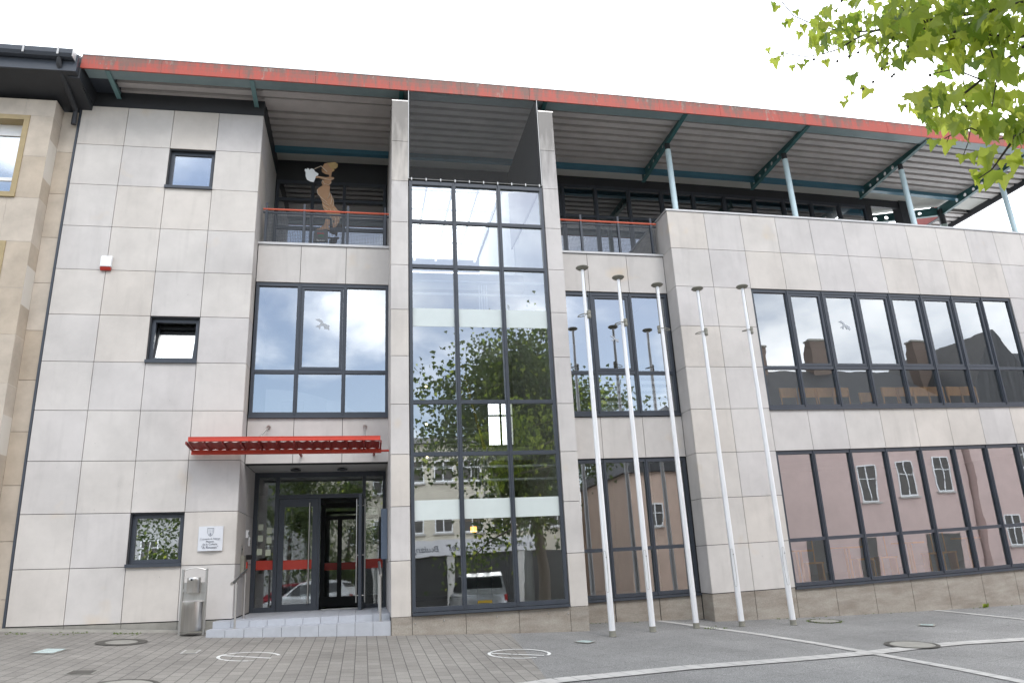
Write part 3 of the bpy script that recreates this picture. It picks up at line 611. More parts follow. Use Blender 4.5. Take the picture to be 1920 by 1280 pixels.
# beams with round holes along the web
def holed_beam(x, y0, y1, zt, zb0, zb1, yh0, name='roof_beam', n=5, ph=.30, tf=None):
    b = MB(); r = .055
    hs = [yh0+ph*i for i in range(n)]
    def zb(y): return zb0+(zb1-zb0)*(y-y0)/(y1-y0)
    ys = [y0]
    for h in hs: ys += [h-r*1.25, h+r*1.25]
    ys.append(y1); t = .010
    for i in range(len(ys)-1):
        a0, a1 = ys[i], ys[i+1]
        if i % 2 == 0: b.prism([(a0, zt), (a1, zt), (a1, zb(a1)), (a0, zb(a0))], x-t, x+t, TEAL, 'YZ')
        else:
            c = (a0+a1)/2; zc = (zt+zb(c))/2-.01; m = 16; ring = [(c+r*math.cos(2*math.pi*k/m), zc+r*math.sin(2*math.pi*k/m)) for k in range(m)]
            outer = []
            for k in range(m):
                an = 2*math.pi*k/m; dy, dz = math.cos(an), math.sin(an); s_ = min(((a1-a0)/2)/max(abs(dy), 1e-6), ((zt-zc) if dz > 0 else (zc-zb(c)))/max(abs(dz), 1e-6))
                outer.append((c+dy*s_, zc+dz*s_))
            for sx in (x-t, x+t):
                vs = [(sx, *p) for p in ring]+[(sx, *p) for p in outer]; b.add(vs, [(k, (k+1) % m, m+(k+1) % m, m+k) for k in range(m)], TEAL)
            # corner fills
            for (cy_, cz_, k0) in ((a1, zt, 2), (a0, zt, 6), (a0, zb(c), 10), (a1, zb(c), 14)):
                for sx in (x-t, x+t): b.add([(sx, cy_, cz_), (sx, *outer[k0-1]), (sx, *outer[k0]), (sx, *outer[(k0+1) % 16])], [(0, 1, 2, 3)], TEAL)
            vs = [(x-t, *p) for p in ring]+[(x+t, *p) for p in ring]; b.add(vs, [(k, (k+1) % m, m+(k+1) % m, m+k) for k in range(m)], TEAL)
    b.prism([(y0, zb(y0)-.012), (y1, zb(y1)-.012), (y1, zb(y1)), (y0, zb(y0))], x-.05, x+.05, TEAL, 'YZ')
    if tf: b.v = [tf(v) for v in b.v]
    return b.build(name, HB)
PX = [12.77, 15.91, 19.36, 22.66]
for i, x in enumerate(PX): holed_beam(x, -.80, 1.92 if i < 3 else 2.45, 10.265, 10.18, 9.98 if i < 3 else 9.96, .55)
for i, x in enumerate(PX):
    y = .3; p = MB(); p.tube([(x, y, 7.2), (x, y, 9.93)], .068, TEALL, 16); p.build('roof_post', HB, smooth=True)
    q = MB(); q.tube([(x, y, 9.93), (x, y, 10.10)], .062, ANTHD, 12); q.build('post_head', HB, smooth=True)
p = MB(); p.tube([(22.66, 2.4, 7.2), (22.66, 2.4, 9.65)], .10, mat('sage_steel', (.30, .38, .36), .5), 16); p.tube([(22.66, 2.4, 9.65), (22.66, 2.4, 10.15)], .095, ANTHD, 16); p.build('roof_post', HB, smooth=True)
# transverse rear beam with holes, and red rear edge
_a = math.atan2(3.3-2.42, 20.6-22.62)
holed_beam(0, 0, 3.4, 10.24, 9.98, 9.98, .55, n=6, ph=.33, tf=lambda v: (22.62+v[1]*math.cos(_a)-v[0]*math.sin(_a), 2.42+v[1]*math.sin(_a)+v[0]*math.cos(_a), v[2]))
b = MB(); b.box(22.76, 22.79, 2.56, 9.4, 10.02, 10.37, REDD); b.box(22.76, 22.86, 2.56, 9.4, 9.995, 10.02, ANTHD); b.build('rear_fascia', HB)
# ---------------- set back top floor
YT = 2.4; XT = [9.70, 10.71, 11.61, 12.53, 13.47, 14.40, 15.32, 16.24, 17.17, 18.08, 19.0, 19.95]
t = MB(); t.box(LW-.25, 6.56, YT, YT+.1, 9.75, 10.31, ANTHD, seg=2); t.box(9.3, 21.15, YT, YT+.1, 10.07, 10.33, ANTHD, seg=2); t.box(6.56, 9.3, YT+.0, YT+.1, 9.78, 10.33, ANTHD); t.box(19.93, 20.1, YT-.01, YT+.25, 7.18, 10.07, ANTHD); t.box(21.12, 21.42, YT-.05, YT+.25, 7.18, 10.33, ANTHD); t.build('top_floor_band', HB)
window(XT, [7.22, 9.16, 10.07], YT, GLASST, [(0, 1)], sill=False, w=.09, mull=.09, label='dark glazed front of the set back top floor')
window([LW+.02, 4.45, 5.2, 6.2], [7.22, 8.5, 9.25, 9.76], YT, GLASST, [], sill=False, w=.08, mull=.07, label='dark glazed screen behind the balcony')
b = MB(); b.box(LW-.02, 6.3, YB+.3, YT, 6.95, 7.15, INTG); b.box(9.4, XR[13], YD+.3, YT+.1, 6.95, 7.13, INTG, seg=2); b.each('terrace_floor', HB)
# balcony railings
MESH = mat('woven_wire_mesh', (.07, .08, .095), .5, build=b_perf(.033, .24))
def railing(x0, x1, posts, y, z0, red=True, mesh=True):
    b = MB()
    for x in posts: b.box(x-.022, x+.022, y-.012, y+.012, z0, z0+.94, ANTH)
    b.box(x0, x1, y+.014, y+.044, z0+.715, z0+.745, ANTH); b.box(x0, x1, y+.02, y+.04, z0+.03, z0+.055, ANTH)
    for x in posts: b.box(x-.03, x+.03, y+.02, y+.035, z0+.055, z0+.715, ANTH)
    o = b.build('balcony_railing', HB)
    r = MB(); r.tube([(x0, y, z0+.79), ((x0+x1)/2, y, z0+.79), (x1, y, z0+.79)], .022, mat('coral_red_rail', (.62, .13, .075), .45), 8); r.build('handrail', o, smooth=True)
    mm = MB(); mm.box(x0+.03, x1-.03, y+.027, y+.029, z0+.055, z0+.715, MESH, seg=9); mm.build('wire_mesh', o)
railing(3.62, 6.22, [3.69, 4.46, 5.36, 6.14], YB+.07, 7.2); railing(9.64, 12.26, [9.95, 10.46, 11.34, 12.13], YD+.07, 7.18)
# ---------------- entrance recess
YE = 1.9
c = MB(); c.box(LW+.002, 6.22, YB+.03, YE+.02, 2.705, 2.75, mat('canopy_ceiling', (.42, .41, .39), .7, noise=(1.5, .06))); c.build('entrance_ceiling', HB)
for x in (4.43, 5.34):
    c = MB(); c.lathe((x, 1.32, 2.655), [(.10, 0), (.105, .02), (.05, .035), (.02, .05)], ANTHD, 18); c.build('ceiling_lamp', HB, smooth=True)
e_ = MB(); y = YE
e_.box(3.575, 6.22, y, y+.09, 2.60, 2.70, ANTH)
for x0, x1 in ((3.575, 3.66), (3.99, 4.07), (5.745, 5.81), (6.16, 6.22)): e_.box(x0, x1, y-.005, y+.095, -.06, 2.60, ANTH)
e_.box(4.07, 5.745, y, y+.09, 2.17, 2.25, ANTH); e_.box(3.66, 3.99, y, y+.08, -.06, .08, ANTH); e_.box(5.81, 6.16, y, y+.08, -.06, .06, ANTH)
e_.box(4.86, 4.90, y, y+.08, -.03, 2.17, ANTH)
ef = e_.build('entrance_frame', HB)
g = MB(); g.box(3.66, 3.99, y+.04, y+.048, .08, 2.60, GLASSD, seg=9); g.box(5.81, 6.16, y+.04, y+.048, .06, 2.60, GLASSD, seg=9); g.box(4.07, 5.745, y+.04, y+.048, 2.25, 2.60, GLASSD, seg=9); g.build('glass', ef)
BANDR = mat('red_safety_band', (.50, .045, .025), .45)
g = MB(); g.box(3.665, 3.985, y+.034, y+.039, .79, .97, BANDR); g.box(5.815, 6.155, y+.034, y+.039, .75, .93, BANDR); g.each('safety_band', ef)
NOTE = mat('paper_notice', (.62, .66, .52), .7)
g = MB()
for x, z in ((3.73, 1.62), (3.73, 1.40), (3.72, 1.14), (3.90, 1.55), (3.90, 1.36), (3.89, 1.12)): g.box(x-.05, x+.05, y+.033, y+.036, z-.06, z+.06, NOTE)
g.each('notice', ef)
def door_leaf(nm, hinge_x, w, ang, handle_side, lab=None):
    """leaf built closed then swung about its hinge"""
    b = MB(); z0, z1 = -.03, 2.165; b.box(0, w, 0, .06, z1-.16, z1, ANTH); b.box(0, w, 0, .06, z0, z0+.15, ANTH); b.box(0, .11, 0, .06, z0+.15, z1-.16, ANTH); b.box(w-.11, w, 0, .06, z0+.15, z1-.16, ANTH)
    gl = MB(); gl.box(.11, w-.11, .025, .033, z0+.15, z1-.16, GLASSD, seg=9); bd = MB(); bd.box(.112, w-.112, .017, .022, .78, .96, BANDR)
    hd = MB(); hx = w-.17 if handle_side > 0 else .17
    for yy in (-.05, .11): hd.tube([(hx, yy, .12), (hx, yy, 2.08)], .016, STEEL, 10)
    for zz_ in (.25, 1.0, 1.95): hd.tube([(hx, -.05, zz_), (hx, .11, zz_)], .010, STEEL, 8)
    ca, sa = math.cos(ang), math.sin(ang)
    for q in (b, gl, bd, hd): q.v = [(hinge_x+v[0]*ca-v[1]*sa, y+.01+v[0]*sa+v[1]*ca, v[2]) for v in q.v]
    d = b.build('door', HB, label=lab); gl.build('glass', d); bd.build('safety_band', d); hd.build('door_handle', d, smooth=True)
door_leaf('door', 4.075, .78, 0, 1, 'closed left leaf of the glazed entrance door')
door_leaf('door', 5.74, .80, math.radians(-95), 1, 'open right leaf of the entrance door, swung outwards')
# vestibule and inner screen
v = MB(); y2 = 4.0
v.box(4.80, 4.90, y2, y2+.07, -.05, 2.2, BLACK); v.box(4.9, 6.1, y2, y2+.07, 1.86, 1.95, BLACK); v.box(4.9, 6.1, y2, y2+.07, 2.13, 2.25, BLACK); v.box(5.18, 5.28, y2, y2+.07, -.05, 1.86, BLACK); v.box(4.9, 6.1, y2, y2+.07, -.05, .16, BLACK); v.box(5.62, 5.70, y2, y2+.07, -.05, 1.9, BLACK)
inn = v.build('inner_doors', HB); g = MB(); g.box(4.0, 6.1, y2+.03, y2+.038, .1, 2.2, GLASSD, seg=9); g.build('glass', inn); g = MB(); g.box(4.9, 6.0, y2+.024, y2+.028, .74, .90, BANDR); g.build('safety_band', inn)
# landing and steps in pale tiles
s = MB(); rg = random.Random(11)
def tiles(x0, x1, y0, y1, ztop, zbot, n):
    for i in range(n):
        a0, a1 = x0+(x1-x0)*i/n, x0+(x1-x0)*(i+1)/n; s.box(a0+.003, a1-.003, y0, y1, zbot, ztop, TILE, t=rg.random())
tiles(3.31, 6.22, -.82, -.47, -.115, -.45, 10); tiles(3.34, 6.22, -.465, -.12, -.01, -.4, 10)
s.box(3.34, 6.22, -.81, -.12, -.4, -.13, JOINT)
for j in range(6):
    y0 = -.115+j*.335; x = 3.58 if y0 > -.02 else 3.36
    n = 9
    for i in range(n): a0 = x+(6.22-x)*i/n; s.box(a0+.003, a0+(6.22-x)/n-.003, y0+.003, y0+.332, -.09, -.012, TILE)
s.box(3.4, 6.2, -.1, 1.9, -.3, -.091, JOINT); s.box(4.95, 5.7, 1.80, 1.95, -.01, .006, STEEL); s.build('steps', HB)
# interior shell
i_ = MB()
for z0, z1 in ((-.35, -.12), (2.78, 3.05), (6.55, 6.94)):
    i_.box(.05, 6.3, .55 if z0 > -.3 else 1.9, 7.5, z0, z1, INTG, seg=4); i_.box(9.5, XR[13], .45, 7.5, z0, z1, INTG, seg=4); i_.box(6.3, 9.5, 1.2 if z0 > 0 else -.4, 7.5, z0, z1, INTG, seg=4)
i_.each('floor_slab', HB)
i_ = MB(); i_.box(.05, 6.4, 7.5, 7.7, -.4, 6.9, INTG, seg=4); i_.box(10.75, XR[13], 5.2, 5.4, -.4, 6.9, INTG, seg=4); i_.box(.1, .2, .3, 7.5, -.4, 10.3, INTG, seg=4)
i_.box(9.262, 9.29, YP+.14, 1.9, -.1, 8.0, INTW, seg=4); i_.box(6.565, 6.59, YP+.14, 1.9, -.1, 8.0, INTW, seg=4); i_.box(XR[13]-.2, XR[13]-.05, .2, 5.4, -.9, 6.9, INTG, seg=4); i_.box(9.4, 9.5, .4, 3.6, -.4, 6.9, INTW, seg=4); i_.box(6.24, 6.34, 2.0, 7.5, -.4, 6.9, INTW, seg=4); i_.box(12.35, 12.42, .4, 5.2, -.4, 6.9, INTG, seg=4)
i_.box(.2, 20.0, 6.6, 6.8, 6.95, 10.3, INTD, seg=4) if False else None
i_.box(.2, 6.5, 5.5, 5.7, 6.95, 10.36, INTD, seg=4); i_.box(9.4, 20.0, 5.5, 5.7, 6.95, 10.36, INTD, seg=4); i_.box(19.95, 20.05, 2.7, 5.6, 6.95, 10.3, INTD, seg=4); i_.box(9.35, 9.45, 2.4, 5.7, 6.95, 10.36, INTW, seg=4); i_.box(6.45, 6.55, 2.4, 8.0, 6.95, 10.36, INTW, seg=4); i_.box(9.4, 9.45, 5.7, 8.0, 6.95, 10.36, INTW, seg=4)
i_.box(6.4, 9.42, 7.5, 7.7, -.4, 8.3, INTG, seg=4); i_.box(10.15, 10.75, 7.5, 7.7, -.4, 8.3, INTG, seg=4); i_.box(9.42, 10.15, 7.5, 7.7, -.4, 4.1, INTG, seg=4); i_.box(9.42, 10.15, 7.5, 7.7, 5.4, 8.3, INTG, seg=4)
i_.box(10.65, 10.75, 5.4, 7.5, -.4, 6.9, INTG, seg=4); i_.box(9.5, 10.7, 3.5, 3.6, -.4, 6.9, INTG, seg=4); i_.box(10.66, 10.74, 3.6, 5.2, -.4, 6.9, INTG, seg=4)
q_ = MB(); q_.box(9.76, 9.82, 7.48, 7.54, 4.1, 5.4, BLACK); q_.box(9.42, 10.15, 7.485, 7.535, 4.95, 5.0, BLACK); q_.build('rear_window_bars', HB)
i_.each('partition_wall', HB)
# atrium behind the bay: landings, white balustrades, stairs, skylight bars, pillar
a_ = MB()
for z0, z1 in ((1.52, 1.82), (5.05, 5.37)): a_.box(6.6, 9.26, YP+.12, .35, z0, z1, INTW)
for zt in (2.18, 2.42): a_.tube([(6.6, YP+.2, zt), (9.27, YP+.2, zt)], .024, WHITEP, 8)
for zt in (5.74, 6.0): a_.tube([(6.6, YP+.2, zt), (9.27, YP+.2, zt)], .024, WHITEP, 8)
for k in range(5): a_.tube([(7.75+.06*k, YP+.35, 1.82), (7.75+.06*k, YP+.35, 2.75)], .012, WHITEP, 6)
for k in range(4): a_.tube([(8.0+.05*k, YP+.6, 5.37), (8.0+.05*k, YP+.6, 6.1)], .012, WHITEP, 6)
a_.each('balustrade', HB)
a_ = MB()
for k in range(14): a_.box(7.7, 8.5, .9+.25*k, 1.18+.25*k, 1.8+.17*k-.04, 1.8+.17*k, INTW)
a_.prism([(.9, 1.5), (4.4, 3.9), (4.4, 4.2), (.9, 1.8)], 8.52, 8.56, INTW, 'YZ'); a_.tube([(8.1, .4, 2.9), (7.6, .9, 5.4)], .03, mat('brass_rail', (.55, .42, .12), .35, metal=.8), 8)
a_.build('staircase', HB)
a_ = MB(); a_.tube([(8.75, .1, -.1), (8.75, .1, 1.5)], .14, INTW, 18); a_.box(7.95, 8.25, 1.0, 1.06, -.1, 1.45, BLACK); a_.box(8.2, 8.62, 1.0, 1.06, 1.35, 1.45, BLACK); a_.box(8.55, 8.62, 1.0, 1.06, -.1, 1.4, BLACK)
a_.build('lobby_screen', HB)
a_ = MB()
for x in (6.6, 7.3, 8.0, 8.7, 9.3): a_.box(x-.03, x+.03, 2.5, 8.4, 10.36, 10.42, WHITEP)
for y in (2.6, 3.7, 4.8, 5.9, 7.0, 8.2): a_.box(6.5, 9.35, y-.02, y+.02, 10.365, 10.415, WHITEP)
a_.build('skylight_bars', HB)
LAMPM = mat('lit_lamp', (1, .55, .15), .4, build=lambda m, nn, ll, b, tc: (setattr(b.inputs['Emission Strength'], 'default_value', 4.0), setattr(b.inputs['Emission Color'], 'default_value', (1, .42, .08, 1))))
a_ = MB(); a_.tube([(7.86, .6, 1.33), (7.86, .6, 1.43)], .06, LAMPM, 14); a_.build('wall_lamp', HB, smooth=True)
DOWN = mat('lit_spot', (1, .9, .7), .4, build=lambda m, nn, ll, b, tc: (setattr(b.inputs['Emission Strength'], 'default_value', 7.0), setattr(b.inputs['Emission Color'], 'default_value', (1, .85, .5, 1))))
a_ = MB()
for x, y, z in ((6.95, 0.2, 4.1), (6.95, .2, 3.35), (6.95, .2, 2.72)): a_.tube([(x, y, z), (x, y, z+.03)], .02, DOWN, 10)
a_.each('spot_lamp', HB)
#==THINGS==
# ------------------------------------------------------------------ neighbouring stone house at the left edge
NB = thing('stone_house', 'old sandstone house with dark eaves and gutter at the left edge', 'building', (-3, 0, 0))
def blocks(b, x0, x1, y, z0, z1, holes=(), wx=.9, th=.3, seed=1):
    rg = random.Random(seed); k = 0; z = z0
    while z < z1-.01:
        zt = min(z+.895, z1); x = x1; off = .35 if k % 2 else 0
        first = True
        while x > x0+.01:
            w = (wx-off) if first else wx; first = False; xa = max(x0, x-w)
            if not any(h[0]-.01 < (xa+x)/2 < h[1]+.01 and h[2]-.3 < (z+zt)/2 < h[3]+.3 for h in holes):
                b.box(xa+.003, x-.003, y, y+th, z+.003, zt-.003, STONE, seg=9, t=rg.random())
            x = xa
        z = zt; k += 1
NBW = [(-2.3, -.78, 7.58, 9.37), (-2.3, -.78, 4.0, 6.68), (-2.3, -.78, .8, 2.9)]
w = MB()
ZB = [-.5, .8, 2.9, 4.0, 5.77, 6.68, 7.58, 8.47, 9.37, 9.75]
rg = random.Random(4)
for k in range(len(ZB)-1):
    z0, z1 = ZB[k], ZB[k+1]; n = max(1, round((z1-z0)/.9))
    for j in range(n):
        a0, a1 = z0+(z1-z0)*j/n, z0+(z1-z0)*(j+1)/n; mid = (a0+a1)/2; inwin = any(h[2] < mid < h[3] for h in NBW)
        if inwin: w.box(-.775, -.353, -.33, .1, a0+.004, a1-.004, STONE, t=rg.random())
        else:
            off = .2*(j % 2)
            for x0, x1 in ((-.9-off, -.353), (-2.0, -.904-off), (-3.6, -2.004)): w.box(x0+.003, x1-.003 if x1 < -.36 else x1, -.33, .1, a0+.004, a1-.004, STONE, t=rg.random())
        w.box(-.35, -.345, -.328, -.01, a0+.005, a1-.005, STONE, t=rg.random()) if False else None
        w.box(-3.6, -2.31, -.33, .1, a0+.004, a1-.004, STONE, t=rg.random()) if inwin else None
w.build('wall', NB)
w = MB(); w.box(-6.0, -3.62, -.33, .1, -.6, 9.75, STONE); w.build('wall', NB)
w = MB(); w.box(-3.55, -.36, -.318, .3, -.6, 9.74, mat('lime_mortar', (.62, .58, .52), .9), seg=3) if False else None
for k in range(11): w.box(-.349, -.05, .02, .3, -.5+.93*k+.004, -.5+.93*(k+1)-.004, STONE, t=rg.random())
w.build('recessed_wall', NB)
w = MB()
MORT = mat('lime_mortar', (.62, .58, .52), .9)
for (x0, x1, z0, z1) in ((-3.6, -2.29, -.6, 9.74), (-.79, -.357, -.6, 9.74)): w.box(x0, x1, -.324, .09, z0, z1, MORT, seg=3)
for z0, z1 in ((-.6, .8), (2.9, 4.0), (6.68, 7.58), (9.37, 9.74)): w.box(-2.29, -.79, -.324, .09, z0, z1, MORT, seg=3)
w.build('mortar', NB)
for n, (x0, x1, z0, z1) in enumerate(NBW):
    b = MB(); yy = -.345
    b.box(x1-.10, x1, yy, -.05, z0+.1, z1, OCHRE); b.box(x0, x0+.10, yy, -.05, z0+.1, z1, OCHRE); b.box(x0+.1, x1-.1, yy, -.05, z1-.10, z1, OCHRE); b.box(x0, x1, yy-.02, -.05, z0, z0+.10, OCHRE)
    b.box(x0+.1, x1-.1, -.12, -.04, z1-.34, z1-.10, WHITEP); b.box(x0+.1, x0+.16, -.11, -.05, z0+.1, z1-.34, WHITEP); b.box(x1-.16, x1-.1, -.11, -.05, z0+.1, z1-.34, WHITEP); b.box(x0+.16, x1-.16, -.11, -.05, z0+.10, z0+.16, WHITEP); b.box(x0+.16, x1-.16, -.11, -.05, z0+.46, z0+.53, WHITEP)
    o = b.build('window', NB); g = MB(); g.box(x0+.15, x1-.15, -.09, -.082, z0+.15, z1-.35, GLASS, seg=9); g.build('glass', o)
    b = MB(); b.box(x0+.02, x1-.02, .1, .12, z0, z1, INTD); b.build('interior', o)
b = MB(); b.box(.0, .215, -.84, .05, 9.93, 10.40, ANTHD); b.box(-6, .19, -.97, -.92, 9.99, 10.36, ANTH); b.prism([(-.95, 9.99), (.6, 9.66), (.6, 9.76), (-.95, 10.19)], -6, .19, ANTHD, 'YZ'); b.build('eaves', NB)
b = MB(); vs = []
prof = [(-.95, 10.37), (-.95, 10.24), (-1.0, 10.21), (-1.08, 10.22), (-1.12, 10.28), (-1.12, 10.38), (-1.10, 10.385), (-1.10, 10.29), (-1.0, 10.24), (-.97, 10.37)]
b.prism(prof, -6, .14, ANTH, 'YZ')
for k in range(9): b.box(-.14-.62*k, -.105-.62*k, -1.135, -1.121, 10.24, 10.40, COPE)
b.box(.14, .15, -1.13, -.95, 10.21, 10.385, COPE); b.build('gutter', NB)
b = MB(); b.tube([(-.12, -1.03, 10.24), (-.12, -1.0, 10.10), (-.10, -.85, 10.0), (-.08, -.1, 9.70), (-.09, -.06, 9.4)], .05, ANTHD, 12); b.build('downpipe', NB, smooth=True)
b = MB(); b.prism([(-1.0, 10.36), (6.5, 14.2), (6.5, 14.35), (-1.05, 10.42)], -6, .02, SLATE, 'YZ'); b.build('roof', NB)
# ------------------------------------------------------------------ canopy over the entrance
CA = thing('entrance_canopy', 'red steel canopy with corrugated red sheet above the glazed entrance door', 'canopy', (4.4, -.1, 2.8))
b = MB(); b.box(2.74, 6.08, -.12, -.06, 2.785, 2.862, REDP); b.tube([(6.08, -.09, 2.825), (6.22, -.09, 2.825)], .022, REDP, 8); b.build('rear_beam', CA)
b = MB(); b.prism([(-.70, 2.925), (-.63, 2.925), (-.63, 2.935), (-.66, 2.94), (-.66, 2.985), (-.63, 2.99), (-.63, 3.0), (-.70, 3.0), (-.70, 2.99), (-.695, 2.985), (-.695, 2.94), (-.70, 2.935)], 2.80, 6.05, REDP, 'YZ'); b.build('front_beam', CA)
for i in range(12):
    x = 2.76+i*(6.06-2.76)/11; b = MB(); b.prism([(-.64, 2.885), (-.64, 2.93), (-.10, 2.885), (-.10, 2.84)], x-.014, x+.014, REDD, 'YZ'); b.build('purlin', CA)
b = MB(); vs = []; fs = []; n = 90
for i in range(n+1):
    x = 2.78+3.26*i/n; dz = .009*math.sin(i*2*math.pi/4.5); vs += [(x, -.60+.008*math.sin(i*.9), 2.925+dz), (x, -.115, 2.868+dz)]
fs = [(2*i, 2*i+2, 2*i+3, 2*i+1) for i in range(n)]; vs += [(v[0], v[1], v[2]+.004) for v in vs]; fs += [(a_+2*n+2, c+2*n+2, d+2*n+2, e2+2*n+2) for a_, e2, d, c in [(f[0], f[3], f[2], f[1]) for f in fs]][:0]
b.add(vs[:2*n+2], fs, REDD); b.build('roof_sheet', CA)
for x in (3.98, 5.78):
    b = MB(); b.tube([(x, YB, 3.38), (x, -.66, 3.0)], .013, STEEL, 8); b.build('tie_rod', CA); b = MB(); b.tube([(x, YB-.02, 3.38), (x, YB-.045, 3.372)], .035, STEEL, 12); b.build('rod_plate', CA)
for x in (3.0, 4.6, 5.95): b = MB(); b.box(x-.02, x+.02, -.07, YB if x > LW else 0, 2.81, 2.84, REDD); b.build('wall_bracket', CA)
# ------------------------------------------------------------------ wall fittings
SG = thing('name_plaque', 'curved white name plaque with a crest beside the lowest small window', 'sign', (3.14, -.01, 1.13))
SIGNM = mat('plaque_white', (.66, .68, .72), .35)
b = MB(); pts = [(2.94+.41*i/10, -.028-.030*math.sin(math.pi*i/10)) for i in range(11)]
b.prism(pts+[(3.35, -.01), (2.94, -.01)], 1.13, 1.545, SIGNM, 'XY'); b.build('plate', SG)
INK = mat('grey_ink', (.11, .12, .15), .6); INKL = mat('light_ink', (.28, .30, .34), .6)
for body, sz, z, m_ in (('Commune de Pétange', .037, 1.322, INK), ('Maison', .046, 1.272, INK), ('de la Culture', .046, 1.228, INK), ('"A Rousen"', .060, 1.170, INK)):
    text('lettering', body, sz, (3.145, -.0605, z), SG, m_, depth=.0015)
b = MB(); sh = [(-.055, .09), (.055, .09), (.055, .02), (.035, -.03), (0, -.055), (-.035, -.03), (-.055, .02)]
ring = sh; inn_ = [(p[0]*.86, p[1]*.86+.003) for p in sh]
for i in range(len(sh)): j = (i+1) % len(sh); b.prism([(3.145+ring[i][0], 1.425+ring[i][1]), (3.145+ring[j][0], 1.425+ring[j][1]), (3.145+inn_[j][0], 1.425+inn_[j][1]), (3.145+inn_[i][0], 1.425+inn_[i][1])], -.0615, -.059, INKL, 'XZ')
for i in range(3):
    for j in range(3): b.prism([(3.112+.028*i, 1.445+.018*j), (3.128+.028*i, 1.448+.018*j), (3.120+.028*i, 1.456+.018*j)], -.0615, -.059, INKL, 'XZ')
b.prism([(3.130, 1.395), (3.150, 1.385), (3.162, 1.40), (3.158, 1.428), (3.14, 1.435), (3.128, 1.42)], -.0615, -.059, INKL, 'XZ'); b.build('crest', SG)
AL = thing('alarm_siren', 'white alarm box with a red lens, high on the left wing wall', 'alarm box', (.9, -.01, 6.27))
b = MB(); b.prism([(-.085, 6.34), (-.085, 6.50), (-.05, 6.57), (-.005, 6.57), (-.005, 6.34)], .80, 1.0, WHITEP, 'YZ'); b.build('housing', AL, bevel=.012)
b = MB(); b.prism([(-.08, 6.335), (-.05, 6.275), (-.01, 6.275), (-.005, 6.335)], .805, .995, mat('red_lens', (.42, .03, .02), .25), 'YZ'); b.build('lens', AL, bevel=.006)
DV = thing('door_intercom', 'white intercom box on the side wall of the entrance, above the card reader', 'intercom', (LW+.01, 1.08, 1.4))
b = MB(); b.box(LW+.003, LW+.05, 1.02, 1.14, 1.38, 1.52, WHITEP); b.build('housing', DV, bevel=.006); b = MB(); b.box(LW+.05, LW+.054, 1.05, 1.11, 1.44, 1.49, ANTHD); b.build('grille', DV)
DV = thing('keypad', 'small pale keypad deeper in the entrance side wall', 'keypad', (LW+.01, 1.45, 1.26))
b = MB(); b.box(LW+.003, LW+.03, 1.39, 1.51, 1.24, 1.41, WHITEP); b.build('housing', DV, bevel=.004)
b = MB()
for i in range(3):
    for j in range(4): b.box(LW+.03, LW+.034, 1.41+.03*i, 1.428+.03*i, 1.26+.03*j, 1.275+.03*j, GREYP)
b.build('buttons', DV)
DV = thing('bell_plate', 'brushed metal bell plate on the entrance side wall', 'bell', (LW+.01, .63, 1.1)); b = MB(); b.box(LW+.003, LW+.012, .56, .70, 1.09, 1.23, STEEL); b.build('plate', DV); b = MB(); b.tube([(LW+.012, .63, 1.16), (LW+.018, .63, 1.16)], .015, BLACK, 12); b.build('button', DV)
DV = thing('card_reader', 'grey card reader column with black hood and red tag on the entrance side wall', 'card reader', (LW+.01, .7, .75))
b = MB(); b.box(LW+.003, LW+.07, .55, .92, .74, 1.05, GREYP); b.build('housing', DV, bevel=.006); b = MB(); b.prism([(.78, .98), (.95, .98), (.95, 1.06), (.72, 1.06)], LW+.07, LW+.15, BLACK, 'YZ'); b.build('hood', DV); b = MB(); b.box(LW+.07, LW+.085, .80, .92, .80, .94, BANDR); b.build('tag', DV)
LB = thing('letter_box', 'blue grey metal box fixed to the right side of the entrance recess', 'letter box', (6.2, 1.0, .88)); b = MB(); b.box(6.10, 6.218, .80, 1.06, .90, 1.84, mat('blue_grey_metal', (.14, .18, .24), .45)); b.build('housing', LB, bevel=.008); b = MB(); b.box(6.095, 6.10, .84, 1.02, 1.60, 1.64, BLACK); b.build('slot', LB)
# ------------------------------------------------------------------ step handrails
def hrail(nm, lab, pts, posts):
    t_ = thing('step_handrail', lab, 'handrail', (posts[0][0], posts[0][1], posts[0][2]), 'handrails beside the entrance steps')
    b = MB(); b.tube(pts, .024, STEEL, 12); b.build('rail', t_, smooth=True)
    for (x, y, z, zt) in posts:
        b = MB(); b.tube([(x, y, z), (x, y, zt-.06)], .019, STEEL, 12); b.tube([(x, y, zt-.06), (x, y, zt)], .008, STEEL, 8); b.lathe((x, y, z), [(.045, 0), (.045, .006)], STEEL, 16); b.build('post', t_, smooth=True)
hrail('l', 'sloping steel handrail at the left end of the entrance steps, next to the litter bin', [(3.70, -1.0, .58), (3.72, .36, .80)], [(3.72, -.66, -.115, .635), (3.72, .25, -.012, .785)])
hrail('r', 'steel handrail at the right end of the entrance steps, seen end on', [(6.05, -1.0, .62), (6.05, .30, .84)], [(6.05, -.70, -.115, .67), (6.05, .22, -.012, .825)])
